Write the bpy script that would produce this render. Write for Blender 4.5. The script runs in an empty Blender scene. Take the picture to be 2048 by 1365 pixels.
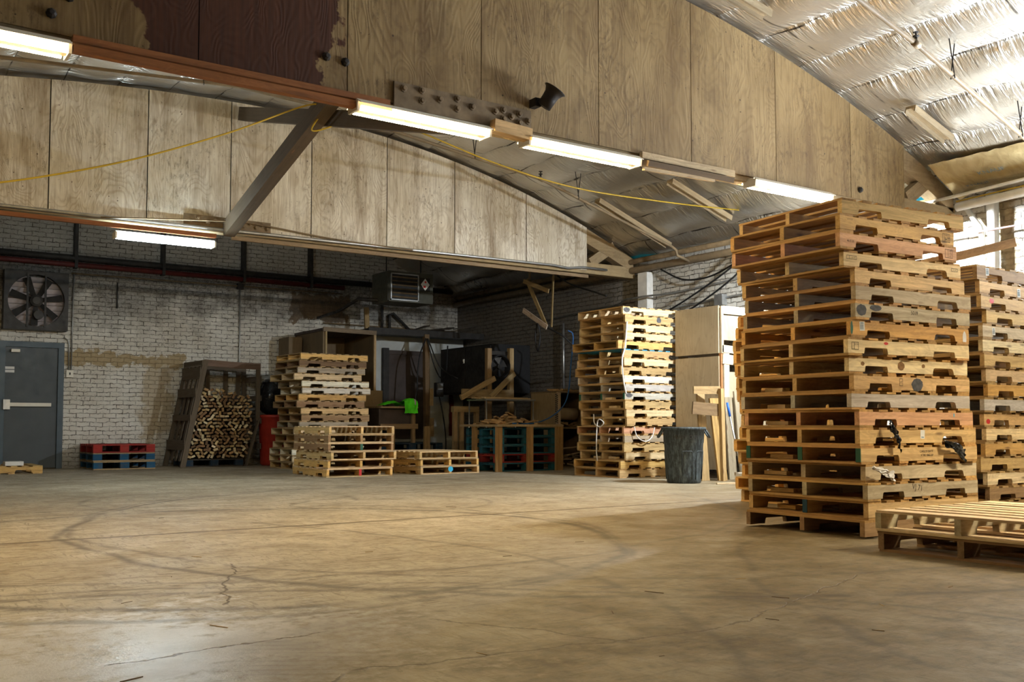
import bpy, math, random
from mathutils import Vector, Matrix, noise as mnoise

# ------------------------------------------------------------------ camera, world, exposure
sc = bpy.context.scene
COL = sc.collection
YAW = math.atan2(1377.0, 1991.0)
PITCH = math.radians(3.0)
cam_d = bpy.data.cameras.new('camera')
cam = bpy.data.objects.new('camera', cam_d)
COL.objects.link(cam)
cam.location = (0, 0, 0.73)
cam.rotation_euler = (math.radians(90) + PITCH, 0, -YAW)
cam_d.sensor_width = 36.0
cam_d.lens = 1991.0 / 2048 * 36.0
cam_d.shift_y = 0.03084
cam_d.clip_start = 0.05
sc.camera = cam

world = bpy.data.worlds.new('world')
sc.world = world
world.use_nodes = True
world.node_tree.nodes['Background'].inputs[0].default_value = (1.0, 0.72, 0.42, 1)
world.node_tree.nodes['Background'].inputs[1].default_value = 0.01

vs = sc.view_settings
vs.view_transform = 'Standard'
vs.look = 'None'
vs.exposure = 0.1
vs.gamma = 1.0
vs.use_curve_mapping = False

TUBE_WARM = ((1.0, 0.72, 0.33), 140.0)
TUBE_WHITE = ((1.0, 0.82, 0.56), 170.0)
BULB = ((0.86, 0.94, 1.0), 5400.0)
TUBE_COOL = ((0.74, 0.91, 1.0), 150.0)
TUBE_FRONT = ((1.0, 0.86, 0.60), 900.0)

# daylight coming in through the window of the right wall (beside the camera's view)
sun_d = bpy.data.lights.new('window_daylight', 'AREA')
sun_d.shape = 'RECTANGLE'
sun_d.size, sun_d.size_y = 1.5, 2.4
sun_d.energy = 420
sun_d.spread = math.radians(110)
sun_d.color = (0.86, 0.93, 1.0)
sun_o = bpy.data.objects.new('window_daylight', sun_d)
COL.objects.link(sun_o)
sun_o.location = (11.05, 3.7, 2.05)
sun_o.rotation_euler = (0, math.radians(90 + 42), 0)

rnd = random.Random(7)
PI = math.pi

# ------------------------------------------------------------------ node helper
class G:
    def __init__(s, name, rough=0.7, metal=0.0):
        s.m = bpy.data.materials.new(name)
        s.m.use_nodes = True
        s.nt = s.m.node_tree
        s.b = s.nt.nodes['Principled BSDF']
        s.b.inputs['Roughness'].default_value = rough
        s.b.inputs['Metallic'].default_value = metal
        s.b.inputs['Specular IOR Level'].default_value = 0.35
    def put(s, inp, v):
        if isinstance(v, bpy.types.NodeSocket):
            s.nt.links.new(v, inp)
        else:
            if hasattr(inp.default_value, '__len__') and len(inp.default_value) == 4 and len(v) == 3:
                v = (*v, 1)
            inp.default_value = v
    def n(s, t, ins=(), out=0, **a):
        nd = s.nt.nodes.new('ShaderNode' + t)
        for k, v in a.items():
            setattr(nd, k, v)
        for k, v in dict(ins).items():
            s.put(nd.inputs[k], v)
        return nd.outputs[out]
    def math(s, op, a, b=0.0, c=0.0, clamp=False):
        nd = s.nt.nodes.new('ShaderNodeMath'); nd.operation = op; nd.use_clamp = clamp
        s.put(nd.inputs[0], a); s.put(nd.inputs[1], b); s.put(nd.inputs[2], c)
        return nd.outputs[0]
    def mix(s, f, a, b, mode='MIX'):
        nd = s.nt.nodes.new('ShaderNodeMix'); nd.data_type = 'RGBA'; nd.blend_type = mode
        s.put(nd.inputs[0], f); s.put(nd.inputs[6], a); s.put(nd.inputs[7], b)
        return nd.outputs[2]
    def mr(s, v, a, b, c=0.0, d=1.0, smooth=False):
        nd = s.nt.nodes.new('ShaderNodeMapRange')
        if smooth: nd.interpolation_type = 'SMOOTHSTEP'
        s.put(nd.inputs[0], v)
        for i, q in enumerate((a, b, c, d)): s.put(nd.inputs[i + 1], q)
        return nd.outputs[0]
    def pos(s):
        return s.n('TexCoord', out=3)
    def obj(s, k):
        return s.n('ObjectInfo', out=k)      # 0 location 1 color 2 alpha 3 object index 4 material index 5 random
    def map(s, v, scale=(1, 1, 1), loc=(0, 0, 0), rot=(0, 0, 0)):
        return s.n('Mapping', {'Vector': v, 'Scale': scale, 'Location': loc, 'Rotation': rot})
    def noise(s, v, scale, detail=3.0, rough=0.55, dist=0.0, out=0):
        return s.n('TexNoise', {'Vector': v, 'Scale': scale, 'Detail': detail, 'Roughness': rough, 'Distortion': dist}, out=out)
    def sep(s, v):
        nd = s.nt.nodes.new('ShaderNodeSeparateXYZ'); s.put(nd.inputs[0], v)
        return nd.outputs
    def comb(s, x, y, z):
        return s.n('CombineXYZ', {0: x, 1: y, 2: z})
    def vadd(s, a, b):
        nd = s.nt.nodes.new('ShaderNodeVectorMath'); nd.operation = 'ADD'
        s.put(nd.inputs[0], a); s.put(nd.inputs[1], b)
        return nd.outputs[0]
    def col(s, c): s.put(s.b.inputs['Base Color'], c)
    def rough(s, c): s.put(s.b.inputs['Roughness'], c)
    def bump(s, h, strength=0.3, dist=0.01):
        s.put(s.b.inputs['Normal'], s.n('Bump', {'Strength': strength, 'Distance': dist, 'Height': h}))
    def rect(s, x, y, x0, x1, y0, y1, w, soft=0.02):
        """1 inside a box whose edge is broken up by the value w (about -1..1)"""
        a = s.mr(s.math('ADD', x, w), x0 - soft, x0 + soft)
        b = s.mr(s.math('ADD', x, w), x1 + soft, x1 - soft)
        c = s.mr(s.math('ADD', y, w), y0 - soft, y0 + soft)
        d = s.mr(s.math('ADD', y, w), y1 + soft, y1 - soft)
        return s.math('MULTIPLY', s.math('MULTIPLY', a, b), s.math('MULTIPLY', c, d))

def flat(name, c, rough=0.6, metal=0.0, var=0.15, scale=8.0):
    g = G(name, rough, metal)
    p = g.pos()
    k = g.mr(g.noise(p, scale, 4), 0.3, 0.7, 1 - var, 1 + var)
    g.col(g.mix(1.0, c, g.comb(k, k, k), 'MULTIPLY'))
    g.rough(g.mr(g.noise(p, scale * 2.3, 3), 0.3, 0.7, max(0.05, rough - 0.1), min(1, rough + 0.1)))
    return g.m

# ------------------------------------------------------------------ materials
def m_wood(name, contrast=1.15, dirt=0.22, rough=0.72):
    g = G(name, rough)
    p = g.pos()
    r = g.obj(5)
    off = g.math('MULTIPLY', r, 61.0)
    p2 = g.vadd(p, g.comb(off, g.math('MULTIPLY', r, 17.0), off))
    grain = g.noise(g.map(p2, (1.4, 26, 26)), 1.0, 4, 0.6, 0.6)
    fig = g.noise(g.map(p2, (2.2, 11, 11)), 1.0, 2, 0.5, 2.2)
    rings = g.math('SINE', g.math('MULTIPLY', fig, 34.0))
    k = g.math('ADD', g.mr(grain, 0.25, 0.75, 1 - 0.3 * contrast, 1 + 0.22 * contrast), g.math('MULTIPLY', rings, 0.055 * contrast))
    base = g.mix(1.0, g.obj(1), g.comb(k, g.math('MULTIPLY', k, g.mr(k, 0.6, 1.3, 0.94, 1.03)), g.math('MULTIPLY', k, g.mr(k, 0.6, 1.3, 0.86, 1.05))), 'MULTIPLY')
    d = g.mr(g.noise(p2, 5.0, 5, 0.7), 0.5, 0.78, 0, dirt)
    base = g.mix(d, base, (0.10, 0.075, 0.05))
    knots = g.n('TexVoronoi', {'Vector': g.map(p2, (2.3, 9, 9)), 'Scale': 1.0})
    base = g.mix(g.mr(knots, 0.05, 0.13, 0.75, 0), base, (0.16, 0.08, 0.035))
    g.col(base)
    g.bump(grain, 0.25, 0.004)
    return g.m

def m_ply(name):
    """old painted plywood: off-white, wild vertical grain, brown stains; a bare brown field where asked"""
    g = G(name, 0.62)
    p = g.pos()
    r = g.obj(5)
    off = g.math('MULTIPLY', r, 43.0)
    p2 = g.vadd(p, g.comb(off, 0.0, g.math('MULTIPLY', r, 19.0)))
    f = g.noise(g.map(p2, (1.5, 1.5, 0.55)), 1.5, 2, 0.5, 0.7)
    w = g.math('SINE', g.math('MULTIPLY', f, 150.0))
    fine = g.noise(g.map(p2, (60, 60, 2.5)), 1.0, 3)
    big = g.noise(g.map(p2, (1.0, 1.0, 0.6)), 1.1, 5, 0.62)
    paint = g.mix(g.mr(big, 0.35, 0.65), (0.52, 0.46, 0.34), (0.80, 0.77, 0.68))
    strength = g.mr(g.noise(p2, 1.3, 2), 0.35, 0.62, 0.0, 1.0)
    paint = g.mix(g.math('MULTIPLY', g.mr(w, 0.1, 0.95, 0, 0.42), strength), paint, (0.30, 0.215, 0.12))
    paint = g.mix(g.mr(fine, 0.48, 0.72, 0, 0.5), paint, (0.25, 0.18, 0.10))
    sx, sy, sz = g.sep(p)
    streak = g.noise(g.map(p2, (4.0, 4.0, 0.5)), 1.0, 5, 0.7)
    paint = g.mix(g.mr(streak, 0.50, 0.72, 0, 0.75), paint, (0.24, 0.165, 0.09))
    spots = g.noise(p2, 26.0, 3, 0.6)
    paint = g.mix(g.mr(spots, 0.66, 0.72, 0, 0.8), paint, (0.09, 0.05, 0.03))
    vor = g.n('TexVoronoi', {'Vector': p2, 'Scale': 5.5})
    paint = g.mix(g.mr(vor, 0.035, 0.055, 0.9, 0), paint, (0.05, 0.03, 0.02))
    speck = g.noise(g.map(p2, (30, 30, 12)), 1.0, 5, 0.8)
    area = g.mr(g.noise(p2, 1.6, 4, 0.6), 0.42, 0.66)
    paint = g.mix(g.math('MULTIPLY', g.mr(speck, 0.50, 0.66, 0, 0.8), area), paint, (0.12, 0.08, 0.045))
    top = g.noise(g.map(p2, (1.2, 1.2, 0.8)), 1.0, 6, 0.7)
    paint = g.mix(g.mr(top, 0.56, 0.7, 0, 0.55), paint, (0.17, 0.115, 0.06))
    g.col(paint)
    g.bump(g.math('ADD', w, g.math('MULTIPLY', fine, 1.5)), 0.12, 0.004)
    return g

def m_brick(name, axis):
    """brick wall under old white paint. axis: which object coordinate runs along the wall (0 x, 1 y)"""
    g = G(name, 0.75)
    p = g.pos()
    s = g.sep(p)
    u = s[axis]
    wob = g.noise(p, 3.5, 5, 0.65)
    v = g.math('ADD', s[2], g.math('ADD', g.math('MULTIPLY', wob, 0.05), g.math('MULTIPLY', g.noise(p, 14.0, 3, 0.6), 0.03)))
    uv = g.comb(g.math('ADD', u, g.math('MULTIPLY', wob, 0.03)), v, 0.0)
    br = g.nt.nodes.new('ShaderNodeTexBrick')
    g.put(br.inputs['Vector'], uv)
    br.offset = 0.5
    for k, val in {'Scale': 1.0, 'Mortar Size': 0.009, 'Mortar Smooth': 0.6, 'Bias': 0.0, 'Brick Width': 0.215, 'Row Height': 0.074}.items():
        br.inputs[k].default_value = val
    br.inputs['Color1'].default_value = (0.74, 0.74, 0.74, 1)
    br.inputs['Color2'].default_value = (0.86, 0.86, 0.86, 1)
    br.inputs['Mortar'].default_value = (0.3, 0.3, 0.3, 1)
    mort = br.outputs['Fac']
    n1 = g.noise(p, 1.1, 6, 0.65)
    n2 = g.noise(p, 9.0, 5, 0.7)
    n3 = g.noise(p, 34.0, 4, 0.7)
    paint = g.mix(g.mr(n1, 0.35, 0.65), (0.60, 0.56, 0.48), (0.82, 0.80, 0.74))
    paint = g.mix(0.35, paint, br.outputs['Color'], 'MULTIPLY')
    cr = g.math('MULTIPLY', mort, g.mr(n2, 0.40, 0.60, 0.0, 1.0))
    paint = g.mix(cr, paint, (0.10, 0.085, 0.065))
    chip = g.mr(n3, 0.58, 0.66, 0, 0.85)
    chip = g.math('MULTIPLY', chip, g.mr(n1, 0.4, 0.62, 1, 0.1))
    paint = g.mix(chip, paint, (0.12, 0.095, 0.07))
    return g, p, s, u, mort, n1, n2, n3, paint

MAT = {}
MAT['wood'] = m_wood('rough_sawn_wood')
MAT['wood_old'] = m_wood('weathered_wood', 0.8, 0.6, 0.85)
MAT['metal_grey'] = flat('galvanised_metal', (0.45, 0.46, 0.46), 0.38, 0.85, 0.2)
MAT['metal_dark'] = flat('sooty_dark_metal', (0.035, 0.032, 0.03), 0.55, 0.3, 0.35)
MAT['metal_brown'] = flat('grimy_brown_steel', (0.19, 0.135, 0.075), 0.65, 0.1, 0.35)
MAT['white_enamel'] = flat('white_enamel', (0.80, 0.76, 0.66), 0.45, 0.0, 0.06)
MAT['cream_pipe'] = flat('dusty_cream_pipe', (0.22, 0.165, 0.10), 0.5, 0.0, 0.2)
MAT['white_pipe'] = flat('white_painted_pipe', (0.78, 0.77, 0.73), 0.5, 0.0, 0.12)
MAT['black_rubber'] = flat('black_rubber', (0.012, 0.012, 0.013), 0.55, 0, 0.2)
MAT['yellow_cord'] = flat('yellow_cord', (0.40, 0.28, 0.02), 0.5, 0, 0.1)
MAT['blue_hose'] = flat('blue_hose', (0.03, 0.13, 0.36), 0.4, 0, 0.1)
MAT['red_pipe'] = flat('dark_red_pipe', (0.10, 0.014, 0.012), 0.5, 0, 0.3)
MAT['red_plastic'] = flat('red_plastic', (0.42, 0.035, 0.02), 0.45, 0, 0.2)
MAT['black_bag'] = flat('black_plastic_film', (0.010, 0.010, 0.011), 0.22, 0, 0.2)
MAT['white_film'] = flat('white_plastic_film', (0.68, 0.66, 0.64), 0.4, 0, 0.15)
MAT['door_paint'] = flat('blue_grey_door_paint', (0.062, 0.075, 0.085), 0.5, 0, 0.12, 3)
MAT['door_frame'] = flat('blue_grey_frame_paint', (0.07, 0.10, 0.125), 0.45, 0, 0.15, 4)
MAT['sticker'] = flat('white_paper', (0.72, 0.72, 0.70), 0.7, 0, 0.04)
MAT['ink'] = flat('black_ink', (0.02, 0.018, 0.016), 0.8, 0, 0.1)
MAT['knot'] = flat('brown_knot', (0.24, 0.13, 0.05), 0.8, 0, 0.3, 40)
MAT['ink_faded'] = flat('faded_ink', (0.09, 0.07, 0.05), 0.85, 0, 0.3)
MAT['blue_ink'] = flat('blue_grey_print', (0.10, 0.17, 0.22), 0.8, 0, 0.4)
MAT['red_paint'] = flat('red_paint', (0.55, 0.03, 0.03), 0.6, 0, 0.2)
MAT['green_paint'] = flat('green_paint', (0.02, 0.10, 0.06), 0.6, 0, 0.2)
MAT['hivis'] = flat('hi_vis_green_fabric', (0.10, 0.82, 0.02), 0.75, 0, 0.2)
MAT['grey_tape'] = flat('grey_reflective_tape', (0.45, 0.45, 0.46), 0.4, 0, 0.1)
MAT['white_board'] = flat('white_painted_board', (0.56, 0.60, 0.60), 0.6, 0, 0.08, 5)
MAT['brown_board'] = flat('dark_brown_board', (0.075, 0.058, 0.052), 0.7, 0, 0.2, 4)
MAT['paper_roll'] = flat('kraft_paper', (0.42, 0.32, 0.20), 0.7, 0, 0.1)
MAT['broom_blue'] = flat('blue_grip', (0.02, 0.12, 0.55), 0.4, 0, 0.1)
MAT['cyan_paint'] = flat('cyan_spray_paint', (0.05, 0.45, 0.75), 0.6, 0, 0.1)
MAT['smudge'] = flat('blue_black_smudge', (0.075, 0.075, 0.08), 0.85, 0, 0.5, 30)
MAT['blade'] = flat('dusty_fan_blade', (0.022, 0.020, 0.018), 0.7, 0, 0.3)
MAT['louver'] = flat('pinkish_grey_louver', (0.62, 0.55, 0.55), 0.45, 0.1, 0.15)
MAT['heater'] = flat('olive_grey_enamel', (0.06, 0.06, 0.045), 0.5, 0.1, 0.15)

def m_emit(name, c, s):
    g = G(name)
    g.b.inputs['Base Color'].default_value = (0.9, 0.9, 0.9, 1)
    g.b.inputs['Emission Color'].default_value = (*c, 1)
    g.b.inputs['Emission Strength'].default_value = s
    return g.m
MAT['tube_warm'] = m_emit('lit_warm_tube', *TUBE_WARM)
MAT['tube_white'] = m_emit('lit_white_tube', *TUBE_WHITE)
MAT['tube_cool'] = m_emit('lit_cool_tube', *TUBE_COOL)
MAT['bulb'] = m_emit('lit_bulb', *BULB)
MAT['tube_front'] = m_emit('lit_front_tube', *TUBE_FRONT)

def m_can():
    g = G('scuffed_dark_plastic', 0.55)
    p = g.pos()
    sc_ = g.noise(g.map(p, (30, 30, 9)), 1.0, 5, 0.75)
    base = g.mix(g.mr(sc_, 0.45, 0.72, 0, 0.85), (0.020, 0.026, 0.030), (0.13, 0.17, 0.19))
    g.col(base)
    g.bump(sc_, 0.15, 0.004)
    return g.m
MAT['can'] = m_can()

def m_shuttering(name, c0, c1):
    """plain plywood with long soft grain along z"""
    g = G(name, 0.7)
    p = g.pos(); r = g.obj(5)
    p2 = g.vadd(p, g.comb(g.math('MULTIPLY', r, 31.0), 0.0, g.math('MULTIPLY', r, 13.0)))
    f = g.noise(g.map(p2, (3.0, 3.0, 0.5)), 1.4, 3, 0.5, 1.2)
    w = g.math('SINE', g.math('MULTIPLY', f, 60.0))
    base = g.mix(g.mr(g.noise(p2, 1.6, 4), 0.3, 0.7), c0, c1)
    base = g.mix(g.mr(w, 0, 1, 0, 0.25), base, tuple(x * 0.6 for x in c0))
    base = g.mix(g.mr(g.noise(p2, 12.0, 4, 0.7), 0.6, 0.75, 0, 0.5), base, (0.12, 0.09, 0.06))
    g.col(base)
    return g.m
MAT['ply_pale'] = m_shuttering('pale_plywood', (0.34, 0.27, 0.17), (0.45, 0.37, 0.25))
MAT['ply_tan'] = m_shuttering('tan_plywood', (0.30, 0.22, 0.12), (0.40, 0.30, 0.17))
MAT['ply_dim'] = m_shuttering('brown_plywood', (0.16, 0.115, 0.065), (0.24, 0.17, 0.095))

# truss plywood, far (all painted) and near (with a bare brown field)
MAT['truss_ply'] = m_ply('painted_truss_plywood').m
g = m_ply('half_bare_truss_plywood')
pc = g.b.inputs['Base Color'].links[0].from_socket
p = g.n('NewGeometry', out=0)
s3 = g.sep(p)
brk = g.math('MULTIPLY', g.math('SUBTRACT', g.noise(p, 2.2, 5, 0.6), 0.5), 1.0)
bare = g.rect(s3[0], g.math('SUBTRACT', s3[2], 0.0), 1.62, 2.98, 3.0, 6.0, brk, 0.012)
brown = g.mix(g.mr(g.noise(g.map(p, (40, 40, 2)), 1.0, 3), 0.3, 0.7), (0.042, 0.011, 0.0025), (0.075, 0.021, 0.005))
dark = g.mix(1.0, pc, (0.40, 0.29, 0.145), 'MULTIPLY')
g.col(g.mix(bare, dark, brown))
MAT['truss_ply_near'] = g.m

# back wall
g, p, s, u, mort, n1, n2, n3, paint = m_brick('old_white_brick_back', 0)
z = s[2]
nb = g.math('MULTIPLY', g.math('SUBTRACT', g.noise(p, 2.6, 6, 0.65), 0.5), 0.9)
nb2 = g.math('MULTIPLY', g.math('SUBTRACT', g.noise(p, 5.0, 5, 0.65), 0.5), 0.5)
tan = g.mix(g.mr(n2, 0.3, 0.7), (0.34, 0.25, 0.13), (0.45, 0.36, 0.22))
tan = g.mix(g.math('MULTIPLY', mort, 0.5), tan, (0.12, 0.09, 0.05))
b1 = g.rect(u, z, 3.2, 5.3, 1.74, 1.96, nb2, 0.015)           # old line of ochre paint beside the door
b2 = g.rect(u, z, 4.62, 5.12, 0.5, 1.9, nb, 0.05)
paint = g.mix(g.math('MAXIMUM', b1, g.math('MULTIPLY', b2, 0.7)), paint, tan)
b3 = g.rect(u, z, 7.35, 8.55, 2.74, 3.3, nb2, 0.02)            # brown patch behind the heater
paint = g.mix(b3, paint, (0.19, 0.135, 0.085))
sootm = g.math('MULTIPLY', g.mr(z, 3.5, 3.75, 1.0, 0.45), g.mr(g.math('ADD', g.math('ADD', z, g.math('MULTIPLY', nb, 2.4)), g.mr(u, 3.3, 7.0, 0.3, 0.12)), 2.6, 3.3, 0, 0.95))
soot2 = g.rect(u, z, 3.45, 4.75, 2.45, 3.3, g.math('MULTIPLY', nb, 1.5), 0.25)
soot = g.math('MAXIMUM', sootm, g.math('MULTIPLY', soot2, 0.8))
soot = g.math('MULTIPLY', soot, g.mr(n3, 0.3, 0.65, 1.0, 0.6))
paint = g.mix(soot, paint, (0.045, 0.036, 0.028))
low = g.mr(g.math('ADD', z, nb), 0.45, -0.05, 0, 0.6)
paint = g.mix(low, paint, (0.16, 0.12, 0.075))
g.col(paint)
g.bump(g.math('ADD', g.math('MULTIPLY', mort, -1.0), g.math('MULTIPLY', n3, 0.5)), 0.6, 0.012)
MAT['brick_back'] = g.m

# right wall
g, p, s, u, mort, n1, n2, n3, paint = m_brick('old_white_brick_right', 1)
z = s[2]
nb = g.math('MULTIPLY', g.math('SUBTRACT', g.noise(p, 2.6, 6, 0.65), 0.5), 0.5)
rub = g.mix(g.mr(n2, 0.3, 0.7), (0.22, 0.16, 0.085), (0.50, 0.40, 0.24))
a1 = g.rect(u, z, 5.98, 6.20, 2.2, 3.6, nb, 0.03)
a2 = g.rect(u, z, 6.28, 6.46, 2.2, 3.25, g.math('MULTIPLY', nb, 0.4), 0.02)
paint = g.mix(g.math('MAXIMUM', a1, g.math('MULTIPLY', a2, 0.8)), paint, rub)
corner_shade = g.mr(g.math('ADD', u, g.math('MULTIPLY', nb, 2.0)), 11.6, 13.2, 0, 0.80)
paint = g.mix(corner_shade, paint, (0.036, 0.027, 0.020))  # shade of the far corner painted into the brick colour
dirt = g.mr(g.math('ADD', n1, g.math('MULTIPLY', n2, 0.3)), 0.55, 0.85, 0, 0.5)
paint = g.mix(dirt, paint, (0.16, 0.12, 0.08))
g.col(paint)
g.rough(g.mr(n2, 0.3, 0.7, 0.3, 0.65))
g.bump(g.math('ADD', g.math('MULTIPLY', mort, -1.0), g.math('MULTIPLY', n2, 0.9)), 0.9, 0.02)
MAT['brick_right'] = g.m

# floor: dusty old concrete with tyre marks, cracks and a saw-cut joint
g = G('dusty_concrete_floor', 0.6)
p = g.pos()
s = g.sep(p)
n1 = g.noise(p, 0.35, 5, 0.6)
n2 = g.noise(p, 2.2, 6, 0.68)
n3 = g.noise(p, 14.0, 5, 0.7)
n4 = g.noise(p, 90.0, 3, 0.7)
sweep = g.noise(g.map(p, (0.7, 4.5, 1), rot=(0, 0, 0.5)), 1.0, 6, 0.65, 1.0)
base = g.mix(g.mr(n1, 0.35, 0.65), (0.33, 0.275, 0.185), (0.52, 0.46, 0.345))
base = g.mix(g.mr(n2, 0.42, 0.75, 0, 0.5), base, (0.17, 0.12, 0.062))
base = g.mix(g.mr(sweep, 0.5, 0.75, 0, 0.55), base, (0.46, 0.39, 0.28))
fs = g.noise(g.map(p, (5, 26, 1), rot=(0, 0, 0.35)), 1.0, 7, 0.78, 1.2)
fs2 = g.noise(g.map(p, (24, 5, 1), rot=(0, 0, 0.9)), 1.0, 7, 0.78, 1.2)
base = g.mix(g.math('MULTIPLY', g.mr(fs, 0.50, 0.60, 0, 0.85), g.mr(n2, 0.36, 0.52)), base, (0.115, 0.08, 0.038))
base = g.mix(g.math('MULTIPLY', g.mr(fs2, 0.52, 0.61, 0, 0.75), g.mr(n2, 0.6, 0.42)), base, (0.125, 0.09, 0.045))
base = g.mix(g.mr(n3, 0.52, 0.7, 0, 0.55), base, (0.12, 0.085, 0.042))
base = g.mix(g.mr(n4, 0.6, 0.75, 0, 0.3), base, (0.5, 0.42, 0.28))
glare = g.mr(g.math('ADD', g.math('SUBTRACT', 0.9, g.math('MULTIPLY', g.n('VectorMath', {0: p, 1: (0.85, 3.3, 0)}, out=1, operation='DISTANCE'), 0.85)), g.math('ADD', g.math('MULTIPLY', g.math('SUBTRACT', n2, 0.5), 2.4), g.math('MULTIPLY', g.math('SUBTRACT', n3, 0.5), 2.0))), 0.1, 0.6, 0, 0.85)
base = g.mix(glare, base, (0.66, 0.64, 0.60))  # whitish lamp glare painted into the floor colour
brown_n = g.math('ADD', g.math('SUBTRACT', g.math('MULTIPLY', s[0], 0.42), g.math('MULTIPLY', s[1], 0.55)), g.math('MULTIPLY', g.math('SUBTRACT', n1, 0.5), 3.2))
brown_m = g.math('MULTIPLY', g.mr(brown_n, -1.85, -0.55, 0, 1.0, True), g.mr(n2, 0.3, 0.62, 0.55, 0.95))
base = g.mix(brown_m, base, g.mix(g.mr(n3, 0.35, 0.65), (0.065, 0.045, 0.019), (0.15, 0.105, 0.045)))  # turns darker brown towards the near right
warp = g.n('TexNoise', {'Vector': p, 'Scale': 0.8, 'Detail': 3.0}, out=1)
pw = g.vadd(p, g.map(warp, (0.35, 0.35, 0), (-0.17, -0.17, 0)))
def ring(cx, cy, R, w, k, soft=1.0):
    d = g.n('VectorMath', {0: pw, 1: (cx, cy, 0)}, out=1, operation='DISTANCE')
    e = g.math('ABSOLUTE', g.math('SUBTRACT', d, R))
    m = g.mr(e, 0.0, w, k, 0.0, True)
    return g.math('MULTIPLY', m, g.mr(n2, 0.34, 0.52, 0.2, 1.0))
marks = None
for a in ((2.2, 6.2, 2.4, 0.07, 0.75), (2.0, 6.4, 2.72, 0.05, 0.55), (5.6, 6.5, 4.3, 0.06, 0.7), (5.4, 6.9, 4.0, 0.05, 0.5), (0.2, 1.2, 3.4, 0.05, 0.6),
          (0.1, 1.0, 3.75, 0.035, 0.5), (3.0, 9.0, 4.6, 0.05, 0.5), (7.5, 0.2, 4.9, 0.045, 0.55), (4.4, 8.3, 0.9, 0.05, 0.4), (3.2, 9.6, 1.3, 0.05, 0.35), (-2.0, 5.0, 5.2, 0.05, 0.5)):
    r_ = ring(*a)
    marks = r_ if marks is None else g.math('MAXIMUM', marks, r_)
base = g.mix(marks, base, (0.05, 0.036, 0.02))
lug = g.math('SINE', g.math('ADD', g.math('MULTIPLY', s[0], 60.0), g.math('MULTIPLY', s[1], 95.0)))
lugm = g.math('MULTIPLY', g.mr(lug, 0.4, 0.9, 0, 0.5), g.mr(g.noise(p, 1.1, 3, out=0), 0.56, 0.64))
base = g.mix(lugm, base, (0.12, 0.085, 0.045))
cw = g.math('MULTIPLY', g.math('SUBTRACT', g.noise(p, 3.0, 5, 0.6), 0.5), 0.22)
def crack(x0, y0, x1, y1, w=0.008):
    L = math.hypot(x1 - x0, y1 - y0); dx, dy = (x1 - x0) / L, (y1 - y0) / L
    t = g.math('ADD', g.math('MULTIPLY', s[0], dx), g.math('MULTIPLY_ADD', s[1], dy, -(x0 * dx + y0 * dy)))
    q = g.math('ADD', g.math('ADD', g.math('MULTIPLY', s[0], -dy), g.math('MULTIPLY_ADD', s[1], dx, x0 * dy - y0 * dx)), cw)
    return g.math('MULTIPLY', g.mr(g.math('ABSOLUTE', q), w * 0.4, w, 1, 0), g.math('MULTIPLY', g.mr(t, 0, 0.05), g.mr(t, L, L - 0.05)))
cr = g.mr(g.math('ABSOLUTE', g.math('ADD', g.math('SUBTRACT', s[1], 6.83), g.math('MULTIPLY', cw, 0.3))), 0.012, 0.05, 0.85, 0)
for a in ((1.28, 2.72, 2.7, 2.55), (0.9, 2.4, 1.28, 2.72), (2.7, 2.55, 4.3, 3.1), (1.35, 4.0, 1.8, 5.2), (0.7, 3.2, 1.5, 3.3), (1.9, 3.3, 2.3, 2.5)):
    cr = g.math('MAXIMUM', cr, crack(*a))
base = g.mix(cr, base, (0.085, 0.055, 0.024))
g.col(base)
g.rough(g.math('SUBTRACT', g.mr(n2, 0.3, 0.75, 0.42, 0.72), g.math('MULTIPLY', glare, 0.26)))
g.bump(g.math('ADD', g.math('MULTIPLY', n3, 0.6), g.math('SUBTRACT', g.math('MULTIPLY', n4, 0.25), g.math('MULTIPLY', cr, 2.0))), 0.35, 0.01)
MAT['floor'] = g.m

# foil insulation under the roof
g = G('silver_foil_insulation', 0.25, 0.9)
p = g.pos()
s = g.sep(p)
w1 = g.noise(g.map(p, (9, 2.0, 4)), 1.0, 4, 0.58, 1.0)
w2 = g.noise(g.map(p, (26, 9, 10)), 1.0, 4, 0.6, 0.8)
dust = g.mr(g.noise(p, 0.7, 5, 0.65), 0.3, 0.72)
tt = g.math('FRACT', g.math('MULTIPLY', g.math('ADD', s[0], 3.27), 1.0 / 0.61))
uu = g.math('ABSOLUTE', g.math('SUBTRACT', g.math('MULTIPLY', tt, 2.0), 1.0))
edge = g.math('POWER', uu, 1.6)
fold = g.noise(g.map(p, (2.6, 15, 3)), 1.0, 3, 0.55, 0.7)
fold2 = g.noise(g.map(p, (5, 34, 3)), 1.0, 3, 0.55, 0.4)
line = g.math('MULTIPLY', g.mr(uu, 0.962, 0.985), g.mr(g.noise(p, 2.5, 4, 0.6), 0.38, 0.55))
wire = g.mr(g.math('ABSOLUTE', g.math('SUBTRACT', g.math('FRACT', g.math('MULTIPLY', s[1], 0.55)), 0.5)), 0.004, 0.008, 1, 0)
wire = g.math('MULTIPLY', wire, g.mr(g.noise(p, 1.3, 3, 0.6), 0.48, 0.52))
lines = g.math('MAXIMUM', line, g.math('MULTIPLY', wire, 0.8))
g.col(g.mix(lines, g.mix(dust, (0.80, 0.79, 0.77), (0.60, 0.55, 0.46)), (0.06, 0.05, 0.04)))
seam = g.math('ABSOLUTE', g.math('SUBTRACT', g.math('FRACT', g.math('MULTIPLY', s[1], 0.82)), 0.5))
g.rough(g.mr(dust, 0.0, 1.0, 0.26, 0.44))
g.put(g.b.inputs['Metallic'], g.mr(dust, 0.2, 1.0, 0.97, 0.8))
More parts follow.
